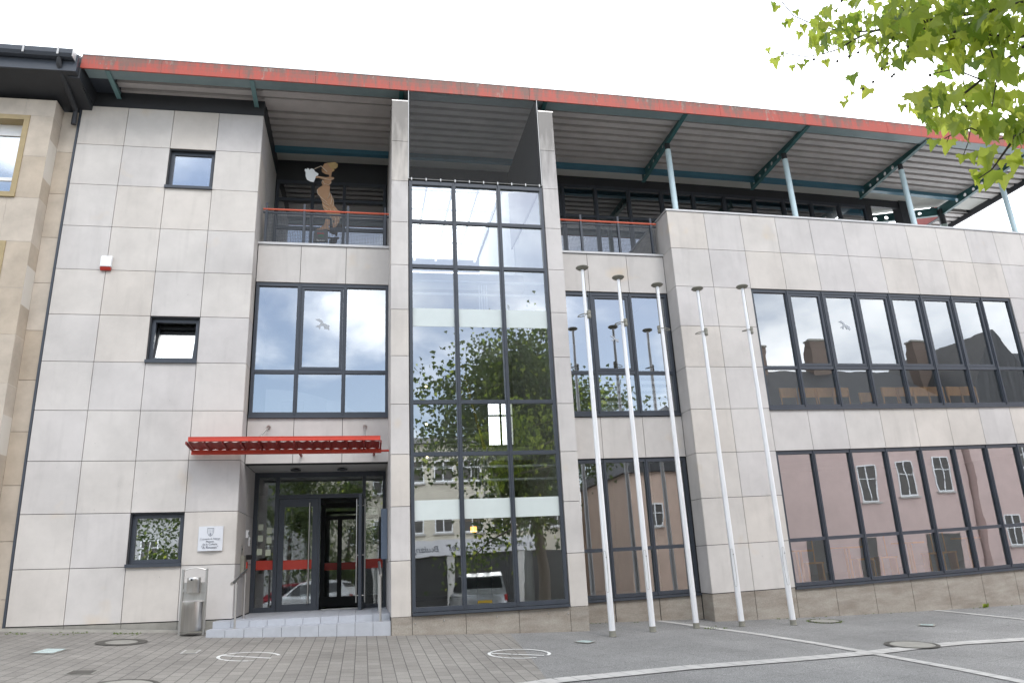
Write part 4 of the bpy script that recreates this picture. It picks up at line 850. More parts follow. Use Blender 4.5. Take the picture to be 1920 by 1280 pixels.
# ------------------------------------------------------------------ litter bin with ashtray
LB = thing('litter_bin', 'stainless steel litter bin with an ashtray above it, standing left of the entrance steps', 'litter bin', (3.03, -.5, -.18))
g0 = gz(3.03, -.5)
for x in (2.845, 3.215): b = MB(); b.box(x-.019, x+.019, -.54, -.50, g0, .84, STEEL); b.build('frame_post', LB, bevel=.003)
b = MB(); b.tube([(2.86+.34*i/8, -.52, .815+.035*math.sin(math.pi*i/8)) for i in range(9)], .010, STEEL, 8); b.build('top_hoop', LB, smooth=True)
b = MB(); b.box(2.865, 3.195, -.515, -.505, .34, .62, STEEL); b.build('back_plate', LB)
def can(nm, x, y, z0, z1, r, band):
    b = MB(); b.lathe((x, y, z0), [(r*.98, 0), (r, .01), (r, z1-z0-band), (r*1.01, z1-z0-band+.002), (r*1.01, z1-z0-.006), (r*.97, z1-z0)], STEEL, 32); o = b.build(nm, LB, smooth=True); return o
o = can('bin_drum', 3.03, -.56, -.13, .33, .165, .11); b = MB(); b.lathe((3.03, -.56, -.145), [(.17, 0), (.17, .012)], GREYP, 28); b.build('base_tray', o)
o = can('ashtray', 3.03, -.56, .46, .70, .105, .06); b = MB(); b.box(2.995, 3.025, -.668, -.662, .65, .68, BLACK); b.build('stub_opening', o)
b = MB(); b.box(2.86, 2.93, -.545, -.51, .47, .52, STEEL); b.box(3.13, 3.2, -.545, -.51, .47, .52, STEEL); b.each('clamp', LB)
# ------------------------------------------------------------------ five flagpoles
PL = [(9.765, -1.62, 6.07, 'leftmost white flagpole, in front of the pier edge', 0.4), (10.62, -1.23, 6.05, 'second white flagpole from the left, in front of the recessed windows', .55), (11.545, -.97, 6.02, 'third white flagpole, middle of the five', 3.5), (12.42, -.98, 5.95, 'fourth white flagpole, in front of the corner panels of the right wing', .4), (13.36, -1.12, 5.96, 'rightmost white flagpole, left of the ribbon windows', .9)]
def make_pole():
    o = thing('flagpole', '', 'flagpole', (PL[0][0], PL[0][1], gz(PL[0][0], PL[0][1])), 'white flagpoles in front of the building', rotz=0)
    base = Vector(o.location); H = 6.55
    def P(z): return (base.x, base.y, base.z+z)
    b = MB(); b.tube([P(0), P(.6), P(2.2), P(H*.75), P(H)], [.052, .052, .049, .038, .030], ALU, 20); b.build('pole', o, warped=False, smooth=True)
    b = MB(); b.lathe(P(H-.005), [(.03, -.03), (.10, -.01), (.125, .015), (.11, .035), (.02, .05)], GREYP, 20); b.build('finial', o, warped=False, smooth=True)
    b = MB(); b.lathe((base.x+.055, base.y-.02, base.z+H-1.02), [(.030, 0), (.038, .01), (.038, .06), (.034, .065), (.034, .085), (.04, .09), (.036, .15), (.02, .16)], GREYP, 14); b.build('counterweight', o, warped=False, smooth=True)
    b = MB(); b.tube([(base.x-.02+.09*math.cos(t_)-.045, base.y+.07*math.sin(t_), base.z+H-.95+.02*math.cos(t_)) for t_ in [2*math.pi*k/18 for k in range(19)]], .009, GREYP, 6); b.build('halyard_ring', o, warped=False, smooth=True)
    b = MB(); b.tube([(base.x+.035, base.y-.02, base.z+H-.84), (base.x+.032, base.y-.02, base.z+H-.05)], .004, GREYP, 5); b.build('halyard', o, warped=False)
    b = MB(); b.lathe(P(0), [(.062, 0), (.062, .012), (.056, .018), (.054, .09)], GREYP, 20); b.build('foot', o, warped=False, smooth=True)
    # winch door
    b = MB(); r = .0535
    loop = [(-.6+1.2*math.cos(t_)*.5+.6, 1.06+.28*math.sin(t_)) for t_ in [2*math.pi*k/28 for k in range(29)]]
    b.tube([(base.x+r*math.sin(u*.9-.5), base.y-r*math.cos(u*.9-.5), base.z+z) for u, z in [(.62*math.cos(t_), 1.02+.33*max(-1, min(1, 1.25*math.sin(t_)))) for t_ in [2*math.pi*k/28 for k in range(29)]]], .0022, GREYP, 5, cap=False)
    b.tube([(base.x+r*math.sin(-.1)*.98, base.y-r*.97, base.z+1.25), (base.x+r*math.sin(-.1)*1.08, base.y-r*1.1, base.z+1.25)], .008, BLACK, 10); b.build('winch_door', o, warped=False)
    return o
p0 = make_pole(); p0['label'] = PL[0][3]
for i, (x, y, zt, lab, ra) in enumerate(PL[1:]):
    c = copy_tree(p0, None, W1(x, y, gz(x, y)), lab, rotz=ra-.4); Hs = (zt-gz(x, y))/6.575; c.scale = (1, 1, Hs)
p0.rotation_euler = (0, 0, 0)
# ------------------------------------------------------------------ cut-out figure on the balcony
FG = thing('cutout_figure', 'flat brown cut-out of a woman drinking from a white mug on the balcony', 'cut-out', (4.8, .9, 7.15))
def fx(u, v): px, py = 540+.1406*u, 290+.1406*v; return (4.88+.011*(px-615)+.00043*(py-303), 9.42+.00058*(px-615)-.013*(py-303))
BRN = mat('cutout_brown', (.34, .19, .095), .6, noise=(3, .08)); BRN2 = mat('cutout_hair', (.36, .24, .09), .6, noise=(8, .2)); OUTL = mat('cutout_outline', (.55, .46, .36), .6); MUG = mat('cutout_white', (.75, .77, .76), .6)
def flat(nm, uv, m, y0=.90, y1=.91, par=FG): b = MB(); b.prism([fx(*p) for p in uv], y0, y1, m, 'XZ'); return b.build(nm, par)
flat('torso', [(455, 420), (470, 400), (500, 425), (560, 425), (555, 500), (600, 590), (620, 690), (660, 745), (700, 775), (705, 830), (690, 900), (650, 960), (610, 985), (590, 960), (620, 900), (590, 850), (540, 810), (490, 770), (460, 700), (450, 630), (420, 570), (385, 520), (385, 470), (415, 445)], BRN)
flat('bust', [(445, 380), (455, 350), (500, 345), (580, 345), (575, 395), (545, 425), (480, 428), (450, 408)], BRN, .894, .904)
flat('arm', [(250, 290), (275, 262), (340, 245), (395, 265), (385, 295), (430, 300), (500, 312), (560, 305), (615, 312), (620, 330), (590, 348), (500, 350), (400, 320), (330, 325), (280, 318)], BRN, .888, .898)
hd_ = flat('head', [(462, 150), (480, 120), (530, 108), (580, 125), (600, 165), (625, 215), (585, 235), (575, 300), (550, 300), (545, 270), (500, 265), (450, 235), (440, 200), (500, 215), (515, 240), (450, 165)], BRN)
flat('hair', [(520, 112), (560, 110), (590, 100), (635, 100), (670, 130), (668, 165), (640, 192), (600, 190), (622, 215), (600, 232), (590, 195), (560, 165)], BRN2, .893, .903, hd_)
flat('mug', [(205, 215), (215, 198), (235, 205), (250, 188), (268, 198), (270, 215), (300, 192), (335, 205), (350, 235), (400, 265), (395, 285), (365, 300), (350, 345), (335, 380), (290, 372), (240, 345), (222, 300), (222, 245)], MUG, .882, .892)
b = MB(); p_ = [fx(345, 200), fx(435, 160), fx(520, 240)]; b.tube([(p[0], .88, p[1]) for p in p_], .008, OUTL, 6); b.build('straw', FG)
b = MB()
for ln in ([(385, 480), (395, 540), (440, 590), (520, 650)], [(455, 630), (500, 670), (560, 700)], [(460, 680), (500, 720), (530, 740)], [(560, 520), (545, 580), (520, 600)], [(575, 540), (590, 600), (570, 680)], [(600, 600), (615, 650), (600, 710)], [(500, 745), (520, 770)], [(560, 740), (580, 775)], [(610, 740), (640, 775)], [(540, 815), (590, 870), (600, 960)], [(590, 815), (640, 870), (630, 950)], [(640, 815), (680, 850), (660, 930)], [(680, 815), (705, 850), (690, 890)], [(445, 385), (460, 350), (480, 400), (545, 420), (580, 380)], [(385, 300), (440, 318), (560, 350), (615, 330)]):
    b.tube([(fx(*q)[0], .884, fx(*q)[1]) for q in ln], .0055, OUTL, 5)
b.build('line_drawing', FG)
flat('feet', [(365, 1005), (420, 985), (480, 940), (500, 870), (520, 865), (560, 880), (555, 930), (540, 960), (560, 1010), (500, 1000), (430, 1010)], BRN)
SB = flat('stand_board', [(330, 1165), (345, 1050), (365, 1028), (528, 1028), (530, 1165)], mat('board_grey', (.10, .105, .10), .5), .86, .95)
GREENP = mat('green_print', (.03, .19, .08), .5)
bb2 = fx(440, 1100); b = MB(); b.prism([(bb2[0]-.055, bb2[1]-.02), (bb2[0]+.055, bb2[1]-.03), (bb2[0]+.05, bb2[1]+.03), (bb2[0], bb2[1]+.045), (bb2[0]-.05, bb2[1]+.02)], .855, .859, GREENP, 'XZ'); b.build('emblem', SB)
text('lettering', 'Battin', .075, (fx(430, 1150)[0], .855, fx(430, 1165)[1]-.01), SB, WHITEP)
b = MB(); q = fx(435, 1065); b.box(q[0]-.07, q[0]+.07, .855, .859, q[1]-.012, q[1]+.016, BANDR); b.build('red_stripe', SB)
# ------------------------------------------------------------------ ground fittings
def manhole(x, y, r, lab, rings=True, conc=.62):
    t_ = thing('manhole_cover', lab, 'manhole cover', (x, y, gz(x, y))); base = Vector(t_.location)
    def disc(nm, r0, r1, z, m, n=40):
        b = MB(); vs = []
        for k in range(n):
            a_ = 2*math.pi*k/n
            for rr in (r0, r1): xx, yy = x+rr*math.cos(a_), y+rr*math.sin(a_); vs.append((xx, yy, gz(xx, yy)+z))
        if r0 == 0: b.add([(x, y, gz(x, y)+z)]+[vs[2*k+1] for k in range(n)], [(0, k+1, (k+1) % n+1) for k in range(n)], m)
        else: b.add(vs, [(2*k, 2*k+1, (2*k+3) % (2*n), (2*k+2) % (2*n)) for k in range(n)], m)
        return b.build(nm, t_)
    disc('frame', r*conc+.01, r, .0135, CAST); disc('lid', 0, r*conc, .0125, CONC)
manhole(2.22, -1.36, .36, 'round manhole cover in the block paving close to the left wing')
manhole(3.25, -4.75, .36, 'round manhole cover cut by the bottom edge of the picture', conc=.84)
manhole(14.17, -.86, .29, 'round cover edged with weeds near the rightmost flagpole', conc=.86)
manhole(13.59, -3.80, .37, 'round manhole cover beside the crossing of the pale paver bands', conc=.8)
def plate(nm, lab, cat, x, y, w, d, m, ang=0, rim=None):
    t_ = thing(nm, lab, cat, (x, y, gz(x, y))); ca, sa = math.cos(ang), math.sin(ang)
    def quad(w_, d_, z, mm, nme):
        b = MB(); b.add([(x+a_*ca-c*sa, y+a_*sa+c*ca, gz(x+a_*ca-c*sa, y+a_*sa+c*ca)+z) for a_, c in ((-w_, -d_), (w_, -d_), (w_, d_), (-w_, d_))], [(0, 1, 2, 3)], mm); b.build(nme, t_)
    quad(w/2+.03, d/2+.03, .011, rim or CONC, 'frame'); quad(w/2, d/2, .0145, m, 'cover')
plate('ground_light', 'pale rectangular ground light set in the block paving at the left', 'ground light', 1.56, -2.24, .26, .40, TEALG, -.1)
plate('ground_light', 'square ground light in the grey paving in front of the right pier', 'ground light', 9.13, -2.16, .20, .20, TEALG, .78)
plate('ground_light', 'faint square ground light in the grey paving at the right', 'ground light', 15.4, -2.02, .20, .20, TEALG, .78)
plate('drain_grate', 'small dark drain cover low in the block paving at the left', 'drain cover', 2.55, -3.9, .26, .22, CAST, 0)
plate('valve_cover', 'pale worn valve cover in the block paving in front of the bin', 'valve cover', 3.42, -2.35, .16, .28, CONC, 0, LIGHTST)
def circle_mark(x, y, rx, lab, a0, a1, bar):
    b = MB(); n = 40; w = .045
    def q(a_, r): return (x+r*math.cos(a_), y+r*math.sin(a_)*.95)
    vs = []; fs = []
    for k in range(n+1):
        a_ = a0+(a1-a0)*k/n
        for r in (rx-w/2, rx+w/2): xx, yy = q(a_, r); vs.append((xx, yy, gz(xx, yy)+.0085))
    fs = [(2*k, 2*k+1, 2*k+3, 2*k+2) for k in range(n)]; b.add(vs, fs, PAINT)
    A, B = Vector(q(bar[0], rx-.035)), Vector(q(bar[1], rx-.035)); d = (B-A).normalized(); nrm = Vector((-d.y, d.x))*w*.55
    b.add([(*p, gz(*p)+.0087) for p in (A-nrm, B-nrm, B+nrm, A+nrm)], [(0, 1, 2, 3)], PAINT)
    o = b.build('painted_circle', label=lab, cat='ground marking', org=(x, y, gz(x, y)))
circle_mark(4.26, -2.82, .39, 'worn white painted circle with a bar in front of the entrance steps', .2, 5.0, (2.85, 5.75))
circle_mark(7.90, -3.09, .42, 'white painted circle with a bar lying across the edge of the block paving', -.6, 5.1, (2.9, 5.6))
# ------------------------------------------------------------------ small plants in joints
def tuft(x, y, n, r, h, lab, nm='weed', cat='weed', m=None):
    b = MB(); rg = random.Random(int(x*1000)); z = gz(x, y)
    for k in range(n):
        a_ = rg.random()*6.28; rr = r*rg.random()**.5; px_, py_ = x+rr*math.cos(a_), y+rr*.5*math.sin(a_); hh = h*rg.uniform(.4, 1); w = hh*.35; t_ = rg.random()*6.28; lean = hh*.6
        q0 = (px_, py_, z); dx, dy = math.cos(t_), math.sin(t_)
        b.add([(px_, py_, z+.003), (px_+dx*lean*.5-dy*w*.5, py_+dy*lean*.5+dx*w*.5, z+hh*.6), (px_+dx*lean, py_+dy*lean, z+hh), (px_+dx*lean*.5+dy*w*.5, py_+dy*lean*.5-dx*w*.5, z+hh*.6)], [(0, 1, 2, 3)], m or LEAFM, t=rg.random()*.6)
    b.build(nm, label=lab, cat=cat, org=(x, y, z))
tuft(18.42, -.27, 40, .07, .10, 'small bright green weed growing at the foot of the right wing plinth')
MOSS = mat('moss', (.10, .13, .045), .95, noise=(30, .4))
mo = MB(); rg = random.Random(8)
for (cx0, cx1, cy0, cy1, n) in ((.2, 2.2, -.55, -.15, 260), (13.85, 14.5, -1.2, -.5, 150), (11.6, 12.1, -1.25, -.85, 60), (9.7, 11.5, .05, .2, 40), (12.4, 20, -.28, -.18, 120)):
    for k in range(n):
        x, y = rg.uniform(cx0, cx1), rg.uniform(cy0, cy1)
        if cx0 == 13.85:
            a_ = rg.random()*6.28; x, y = 14.17+.29*math.cos(a_)+rg.gauss(0, .02), -.86+.29*math.sin(a_)+rg.gauss(0, .02)
        elif (math.sin(x*7)+math.sin(y*13+x*3)) < .3: continue
        s_ = rg.uniform(.008, .022); z = gz(x, y); mo.add([(x-s_, y, z+.004), (x, y-s_, z+.004), (x+s_, y, z+.004), (x, y+s_*.8, z+.004), (x, y, z+.004+s_*rg.uniform(.4, 1.1))], [(0, 1, 4), (1, 2, 4), (2, 3, 4), (3, 0, 4)], MOSS)
mo.build('moss', kind='stuff')
lt = MB(); rg = random.Random(21)
for k in range(260):
    x, y = rg.uniform(-1, 19), rg.uniform(-7, -.3); s_ = rg.uniform(.004, .014); z = gz(x, y)+.012; a_ = rg.random()*3
    lt.add([(x+s_*math.cos(a_+q), y+s_*math.sin(a_+q)*(.5 if q % 2 else 1), z) for q in (0, 1.6, 3.1, 4.7)], [(0, 1, 2, 3)], [LIGHTST, CAST, TWIG][k % 3])
lt.build('litter_specks', kind='stuff')
# ------------------------------------------------------------------ furniture behind the ribbon windows
def make_chair():
    o = thing('wooden_chair', '', 'chair', (14.8, .14, 3.05), 'beech chairs behind the upper ribbon window'); B0 = Vector(o.location)
    def bb_(nm, x0, x1, y0, y1, z0, z1):
        b = MB(); b.box(B0.x+x0, B0.x+x1, B0.y+y0, B0.y+y1, B0.z+z0, B0.z+z1, WOOD, seg=9); b.build(nm, o, warped=False, bevel=.004)
    bb_('backrest', -.215, .215, -.02, .0, .80, 1.02); bb_('seat', -.21, .21, .0, .42, .44, .465)
    for x in (-.205, .175): bb_('leg', x, x+.03, -.035, -.005, 0, 1.0); bb_('leg', x, x+.03, .38, .41, 0, .44)
    return o
ch = make_chair(); spots = [14.82, 15.28, 15.72, 16.12, 16.80, 17.40, 17.85, 18.27, 18.68, 19.2, 19.62]
LCH = ['first', 'second', 'third', 'fourth', 'fifth', 'sixth', 'seventh', 'eighth', 'ninth', 'tenth', 'eleventh']
for i, x in enumerate(spots):
    z = 3.05 if i != 4 else 2.93; c = ch if i == 0 else copy_tree(ch, None, W1(x, .14, z))
    c.rotation_euler = (0, 0, TH0+.05*math.sin(i*3)); c['label'] = LCH[i]+' beech chair from the left in the row behind the upper ribbon window'
def make_table():
    o = thing('high_wooden_table', '', 'table', (14.85, .7, -.12), 'beech tables behind the lower ribbon window'); B0 = Vector(o.location)
    for nm, x0, x1, y0, y1, z0, z1 in (('tabletop', -.24, .24, -.2, .3, .72, .76), ('leg', -.07, -.03, 0, .05, .06, .72), ('leg', .03, .07, 0, .05, .06, .72), ('foot', -.20, .20, -.03, .07, 0, .06)):
        b = MB(); b.box(B0.x+x0, B0.x+x1, B0.y+y0, B0.y+y1, B0.z+z0, B0.z+z1, WOOD, seg=9); b.build(nm, o, warped=False, bevel=.004)
    return o
tb_ = make_table()
for i, x in enumerate((14.85, 16.05, 17.68, 19.3)):
    c = tb_ if i == 0 else copy_tree(tb_, None, W1(x, .7, -.12)); c.rotation_euler = (0, 0, TH0+.2*i); c['label'] = ['leftmost', 'second', 'third', 'rightmost'][i]+' narrow beech table behind the lower ribbon window'
b0 = None
for i, x in enumerate((15.4, 16.7, 17.3, 18.6, 18.95)):
    if b0 is None:
        b0 = thing('wooden_bench', '', 'bench', (x, 1.0, -.12), 'beech benches behind the lower ribbon window'); B0 = Vector(b0.location)
        for nm, x0, x1, y0, y1, z0, z1 in (('seat', -.2, .2, 0, .3, .44, .48), ('leg', -.18, -.14, 0, .3, 0, .44), ('leg', .14, .18, 0, .3, 0, .44), ('backrest', .1, .13, .28, .31, .48, 1.0)):
            b = MB(); b.box(B0.x+x0, B0.x+x1, B0.y+y0, B0.y+y1, B0.z+z0, B0.z+z1, WOOD, seg=9); b.build(nm, b0, warped=False, bevel=.004)
        c = b0
    else: c = copy_tree(b0, None, W1(x, 1.0, -.12))
    c['label'] = ['first', 'second', 'third', 'fourth', 'fifth'][i]+' low beech seat from the left behind the lower ribbon window'
WD_ = thing('reception_desk', 'white curved counter standing low behind the tall window above the canopy', 'counter', (4.6, 1.4, 3.05))
b = MB(); n = 16; P_ = [(3.8+1.9*i/n, 1.15+1.3*(i/n)**2.2) for i in range(n+1)]
for i in range(n): (xa, ya), (xb, yb) = P_[i], P_[i+1]; b.add([(xa, ya, 3.05), (xb, yb, 3.05), (xb, yb, 4.28-.25*((i+1)/n)**2), (xa, ya, 4.28-.25*(i/n)**2)], [(0, 1, 2, 3)], INTW)
b.build('front', WD_)
b = MB(); b.box(3.75, 6.15, .75, 1.05, 3.66, 3.72, INTW); b.build('shelf', WD_)
for x in (4.15, 5.0): b = MB(); b.box(x, x+.42, .9, 1.0, 3.72, 3.98, INTG); b.build('screen', WD_)
b = MB()
for k in range(6): b.box(10.56, 12.2, .44, .47, 3.645+.145*k, 3.72+.145*k, WHITEP)
b.each('blind_slat', HB)
#==TREES==
LEAF = [(0, 0), (.10, .02), (.30, -.10), (.33, .02), (.50, .10), (.38, .20), (.42, .40), (.26, .38), (.18, .52), (.14, .72), (0, 1.0), (-.13, .74), (-.20, .52), (-.28, .40), (-.43, .42), (-.37, .22), (-.50, .12), (-.34, .03), (-.31, -.08), (-.10, .02)]
def add_leaf(b, p, size, rg, m, droop=.5, face=None, simple=False):
    """one lobed leaf hanging from p, slightly folded along its midrib"""
    up = Vector((rg.gauss(0, .5), rg.gauss(0, .5), -1.0-droop)).normalized() if face is None else face[0]
    nrm = Vector((rg.gauss(0, 1), rg.gauss(0, 1), rg.gauss(0, .6)+.3)) if face is None else face[1]
    r = up.cross(nrm)
    if r.length < 1e-3: r = up.cross(Vector((1, 0, 0)))
    r.normalize(); n_ = r.cross(up); fold = rg.uniform(.05, .3)
    sh_ = LEAF if not simple else [LEAF[i] for i in (0, 4, 6, 8, 10, 12, 14, 16)]
    vs = [tuple(p+r*(x*size)+up*(y*size)+n_*(abs(x)*fold*size-.1*size*y*y)) for x, y in sh_]
    k = len(sh_); tip = sh_.index((0, 1.0))
    b.add(vs, [tuple(range(0, tip+1)), (0,)+tuple(range(tip, k))], m, t=rg.random())
def ray(px, py, dist):
    """a point at the given distance along one line of sight"""
    d = (fwd+rv*((px-960)/FPX)-uv*((py-640)/FPX)); return Vector(CAM)+d*dist
def topix(p):
    q = Vector(p)-Vector(CAM); z = q.dot(fwd)
    if z < .1: return None
    return 960+FPX*q.dot(rv)/z, 640-FPX*q.dot(uv)/z
def inpoly(x, y, P):
    c = False; n = len(P); j = n-1
    for i in range(n):
        if (P[i][1] > y) != (P[j][1] > y) and x < (P[j][0]-P[i][0])*(y-P[i][1])/(P[j][1]-P[i][1]+1e-9)+P[i][0]: c = not c
        j = i
    return c
ctr = W1(11.9, -13.4, gz(11.9, -13.4)); PT = thing('plane_tree', 'plane tree whose leafy bright green branches hang into the top right corner', 'tree', (11.9, -13.4, gz(11.9, -13.4)))
tr = MB(); tr.tube([ctr, ctr+Vector((.05, .1, 1.5)), ctr+Vector((-.1, .1, 3.2)), ctr+Vector((-.2, .2, 5.5)), ctr+Vector((-.2, .2, 8.0))], [.26, .2, .17, .12, .05], BARK, 14); tr.build('trunk', PT, warped=False, smooth=True)
br = MB(); rg = random.Random(5); crown_c = ctr+Vector((-1.0, .4, 6.3)); tips = []
def visible(p, mg=0):
    q = topix(p); return q is not None and -mg < q[0] < 1920+mg and -mg < q[1] < 1280+mg
for k in range(80):
    a_ = rg.random()*6.28; el = rg.uniform(-.45, 1.3); L_ = rg.uniform(2.0, 4.6)*(1.15-.35*max(0, el)); st = ctr+Vector((-.1, .1, rg.uniform(3.4, 8.0)))
    d = Vector((math.cos(a_)*math.cos(el), math.sin(a_)*math.cos(el), math.sin(el)*.9)); m1 = st+d*L_*.5+Vector((0, 0, .25)); e1 = st+d*L_
    if visible(e1, 60) or visible(m1, 60): continue
    br.tube([st, m1, e1], [.05, .03, .012], BARK, 6); tips.append((m1, e1))
crb = MB()
for m1, e1 in tips:
    for k in range(330):
        t_ = rg.uniform(-.2, 1.15); c = m1.lerp(e1, t_)+Vector((rg.gauss(0, .5), rg.gauss(0, .5), rg.gauss(0, .42)))
        if visible(c, 90): continue
        add_leaf(crb, c, rg.uniform(.11, .19), rg, LEAFM if rg.random() < .10 else LEAFD, simple=True)  # crown outside the frame mostly gets the leaf copy coloured as if shaded
# boughs reaching over the square (the ones the photo shows)
BOUGH = [  # (px, py, dist, radius)
 [(2090, -40, 6.0, .035), (1930, 5, 5.9, .024), (1855, 20, 5.8, .018), (1790, 30, 5.8, .013), (1700, 47, 5.7, .010), (1640, 58, 5.7, .008), (1600, 75, 5.6, .006), (1575, 92, 5.6, .005), (1545, 101, 5.5, .0035), (1512, 107, 5.5, .003), (1470, 100, 5.4, .002)],
 [(1640, 58, 5.7, .007), (1606, 60, 5.7, .005), (1558, 55, 5.65, .004), (1525, 46, 5.6, .003), (1488, 30, 5.6, .0025), (1466, 4, 5.6, .002)],
 [(1760, -60, 6.2, .016), (1700, 15, 6.1, .010), (1668, -2, 6.1, .007)], [(1640, -30, 6.3, .010), (1700, 25, 6.1, .008), (1740, 60, 6.0, .006)],
 [(1684, 52, 5.7, .005), (1670, 80, 5.6, .004), (1648, 107, 5.6, .003), (1632, 135, 5.5, .0022), (1618, 152, 5.5, .0018), (1612, 168, 5.5, .0012)],
 [(2080, 60, 5.4, .026), (1960, 60, 5.4, .018), (1890, 110, 5.3, .012), (1840, 150, 5.2, .009), (1790, 190, 5.2, .006), (1745, 205, 5.1, .004), (1715, 195, 5.1, .0025)],
 [(1960, 60, 5.4, .014), (1900, 70, 5.4, .010), (1850, 65, 5.4, .008), (1800, 70, 5.5, .006), (1740, 85, 5.5, .005), (1700, 120, 5.5, .003)],
 [(2060, 180, 4.9, .022), (1960, 215, 4.9, .014), (1905, 255, 4.8, .009), (1880, 290, 4.8, .006), (1860, 318, 4.8, .004), (1835, 335, 4.8, .003)],
 [(1905, 255, 4.8, .005), (1870, 262, 4.85, .004), (1820, 240, 4.9, .004), (1780, 255, 5.0, .003), (1755, 270, 5.0, .002)],
 [(1840, 150, 5.2, .005), (1790, 130, 5.3, .004), (1740, 140, 5.3, .003)], [(1855, 20, 5.8, .008), (1830, 60, 5.7, .006), (1812, 120, 5.6, .004)],
 [(1850, 65, 5.4, .005), (1870, 140, 5.2, .004), (1860, 200, 5.0, .003)]]
for bo in BOUGH:
    br.tube([ray(x, y, d) for x, y, d, r in bo], [max(r*1.15, .0034) for *_, r in bo], TWIG, 7)
br.tube([ctr+Vector((-.1, .1, 5.2)), ray(2300, -120, 6.4), ray(2090, -40, 6.0)], [.07, .05, .036], BARK, 8); br.tube([ctr+Vector((-.1, .1, 4.4)), ray(2300, 20, 5.8), ray(2080, 60, 5.4)], [.06, .04, .027], BARK, 8); br.tube([ctr+Vector((-.1, .1, 3.9)), ray(2250, 170, 5.2), ray(2060, 180, 4.9)], [.05, .035, .023], BARK, 8)
br.build('branches', PT, warped=False, smooth=True)
POLY = [(1525, -30), (1548, 22), (1502, 72), (1528, 105), (1560, 92), (1580, 118), (1612, 98), (1640, 108), (1665, 148), (1700, 142), (1722, 112), (1760, 142), (1800, 128), (1815, 118), (1840, 132), (1835, 165), (1780, 168), (1725, 172), (1695, 198), (1732, 232), (1742, 252), (1790, 232), (1800, 258), (1822, 240), (1850, 262), (1885, 262), (1915, 275), (1990, 300), (2100, 250), (2150, -100), (1600, -120)]
rg = random.Random(12); n = 0
tall = [(b0_[i], b0_[i+1]) for b0_ in BOUGH for i in range(len(b0_)-1)]
while n < 1350:
    if rg.random() < .55:
        s0, s1 = rg.choice(tall); t_ = rg.random(); px_ = s0[0]+(s1[0]-s0[0])*t_+rg.gauss(0, 16); py_ = s0[1]+(s1[1]-s0[1])*t_+rg.gauss(0, 14)-6; dist = s0[2]+rg.gauss(0, .22)
    else: px_, py_, dist = rg.uniform(1500, 2100), rg.uniform(-100, 330), rg.uniform(4.9, 6.6)
    if not inpoly(px_, py_, POLY): continue
    if px_ < 1650 and rg.random() < .40: continue
    sz = rg.choice((.045, .055, .07, .08, .10, .13))*rg.uniform(.9, 1.1)*(1.0 if px_ < 1700 else 1.3); add_leaf(crb, ray(px_, py_-12, dist), sz, rg, LEAFM, droop=.6); n += 1
tw_ = MB()
for pl in ([(1470, 100), (1455, 112), (1440, 98)], [(1512, 107), (1500, 125), (1486, 128)], [(1545, 101), (1549, 118)], [(1592, 84), (1600, 118), (1598, 146)], [(1612, 168), (1600, 178), (1585, 192)], [(1618, 152), (1626, 166)], [(1488, 30), (1482, 38)], [(1512, 42), (1504, 50), (1500, 64)], [(1780, 255), (1775, 268)], [(1820, 240), (1815, 268), (1806, 292)], [(1860, 318), (1850, 300)]):
    tw_.tube([ray(x, y, 5.5 if x < 1650 else 4.9) for x, y in pl], .0028, TWIG, 5)
tw_.each('twig', PT, warped=False)
for (x, y, s_) in [(1453, 108, 30), (1468, 96, 18), (1440, 90, 16), (1485, 122, 18), (1500, 120, 20), (1513, 112, 14), (1449, 4, 22), (1457, 10, 22), (1480, 35, 22), (1471, 42, 16), (1491, 20, 18), (1506, 46, 20), (1499, 60, 20), (1547, 112, 22), (1598, 140, 30), (1627, 165, 34), (1583, 190, 22), (1598, 172, 16), (1586, 180, 14), (1691, 196, 20),
                  (1752, 262, 34), (1778, 262, 44), (1806, 290, 30), (1822, 286, 28), (1853, 276, 46), (1848, 292, 40), (1897, 288, 40), (1838, 322, 34), (1862, 318, 50), (1885, 328, 40), (1831, 328, 20), (1838, 345, 26), (1875, 300, 30), (1910, 250, 44), (1770, 222, 30), (1735, 215, 26), (1800, 235, 30), (1866, 232, 40), (1846, 240, 30), (1894, 262, 26), (1825, 318, 18), (1905, 300, 40)]:
    dist = 5.5 if x < 1650 else 4.9
    for q in range(1): add_leaf(crb, ray(x+rg.gauss(0, 3)*q, y+rg.gauss(0, 3)*q, dist+q*.1), s_*.92/FPX*dist*rg.uniform(.85, 1.1), rg, LEAFM, droop=1.1, face=(Vector((rg.gauss(-.15, .3), rg.gauss(0, .2), -1)).normalized(), (Vector(CAM)-ray(x, y, 5)).normalized()+Vector((rg.gauss(0, .35), rg.gauss(0, .35), rg.gauss(0, .3)))))
crb.build('crown', PT, warped=False)
for (x, y) in [(1526, 112), (1570, 115), (1592, 106), (1609, 99), (1646, 81), (1637, 154), (1618, 167), (1676, 140), (1653, 130), (1664, 120), (1537, 66), (1535, 60), (1668, 18), (1672, 144), (1744, 142), (1702, 88), (1578, 2), (1790, 60), (1838, 96), (1811, 200)]:
    dist = 5.4; c = ray(x, y, dist); r = .011; sb_ = MB()
    sb_.lathe(tuple(c), [(r*.3, -r), (r*.85, -r*.5), (r, 0), (r*.85, r*.5), (r*.3, r)], CAST, 10); sb_.tube([c, c+Vector((.01, 0, .07))], .0012, TWIG, 4); sb_.build('seed_ball', PT, warped=False, smooth=True)

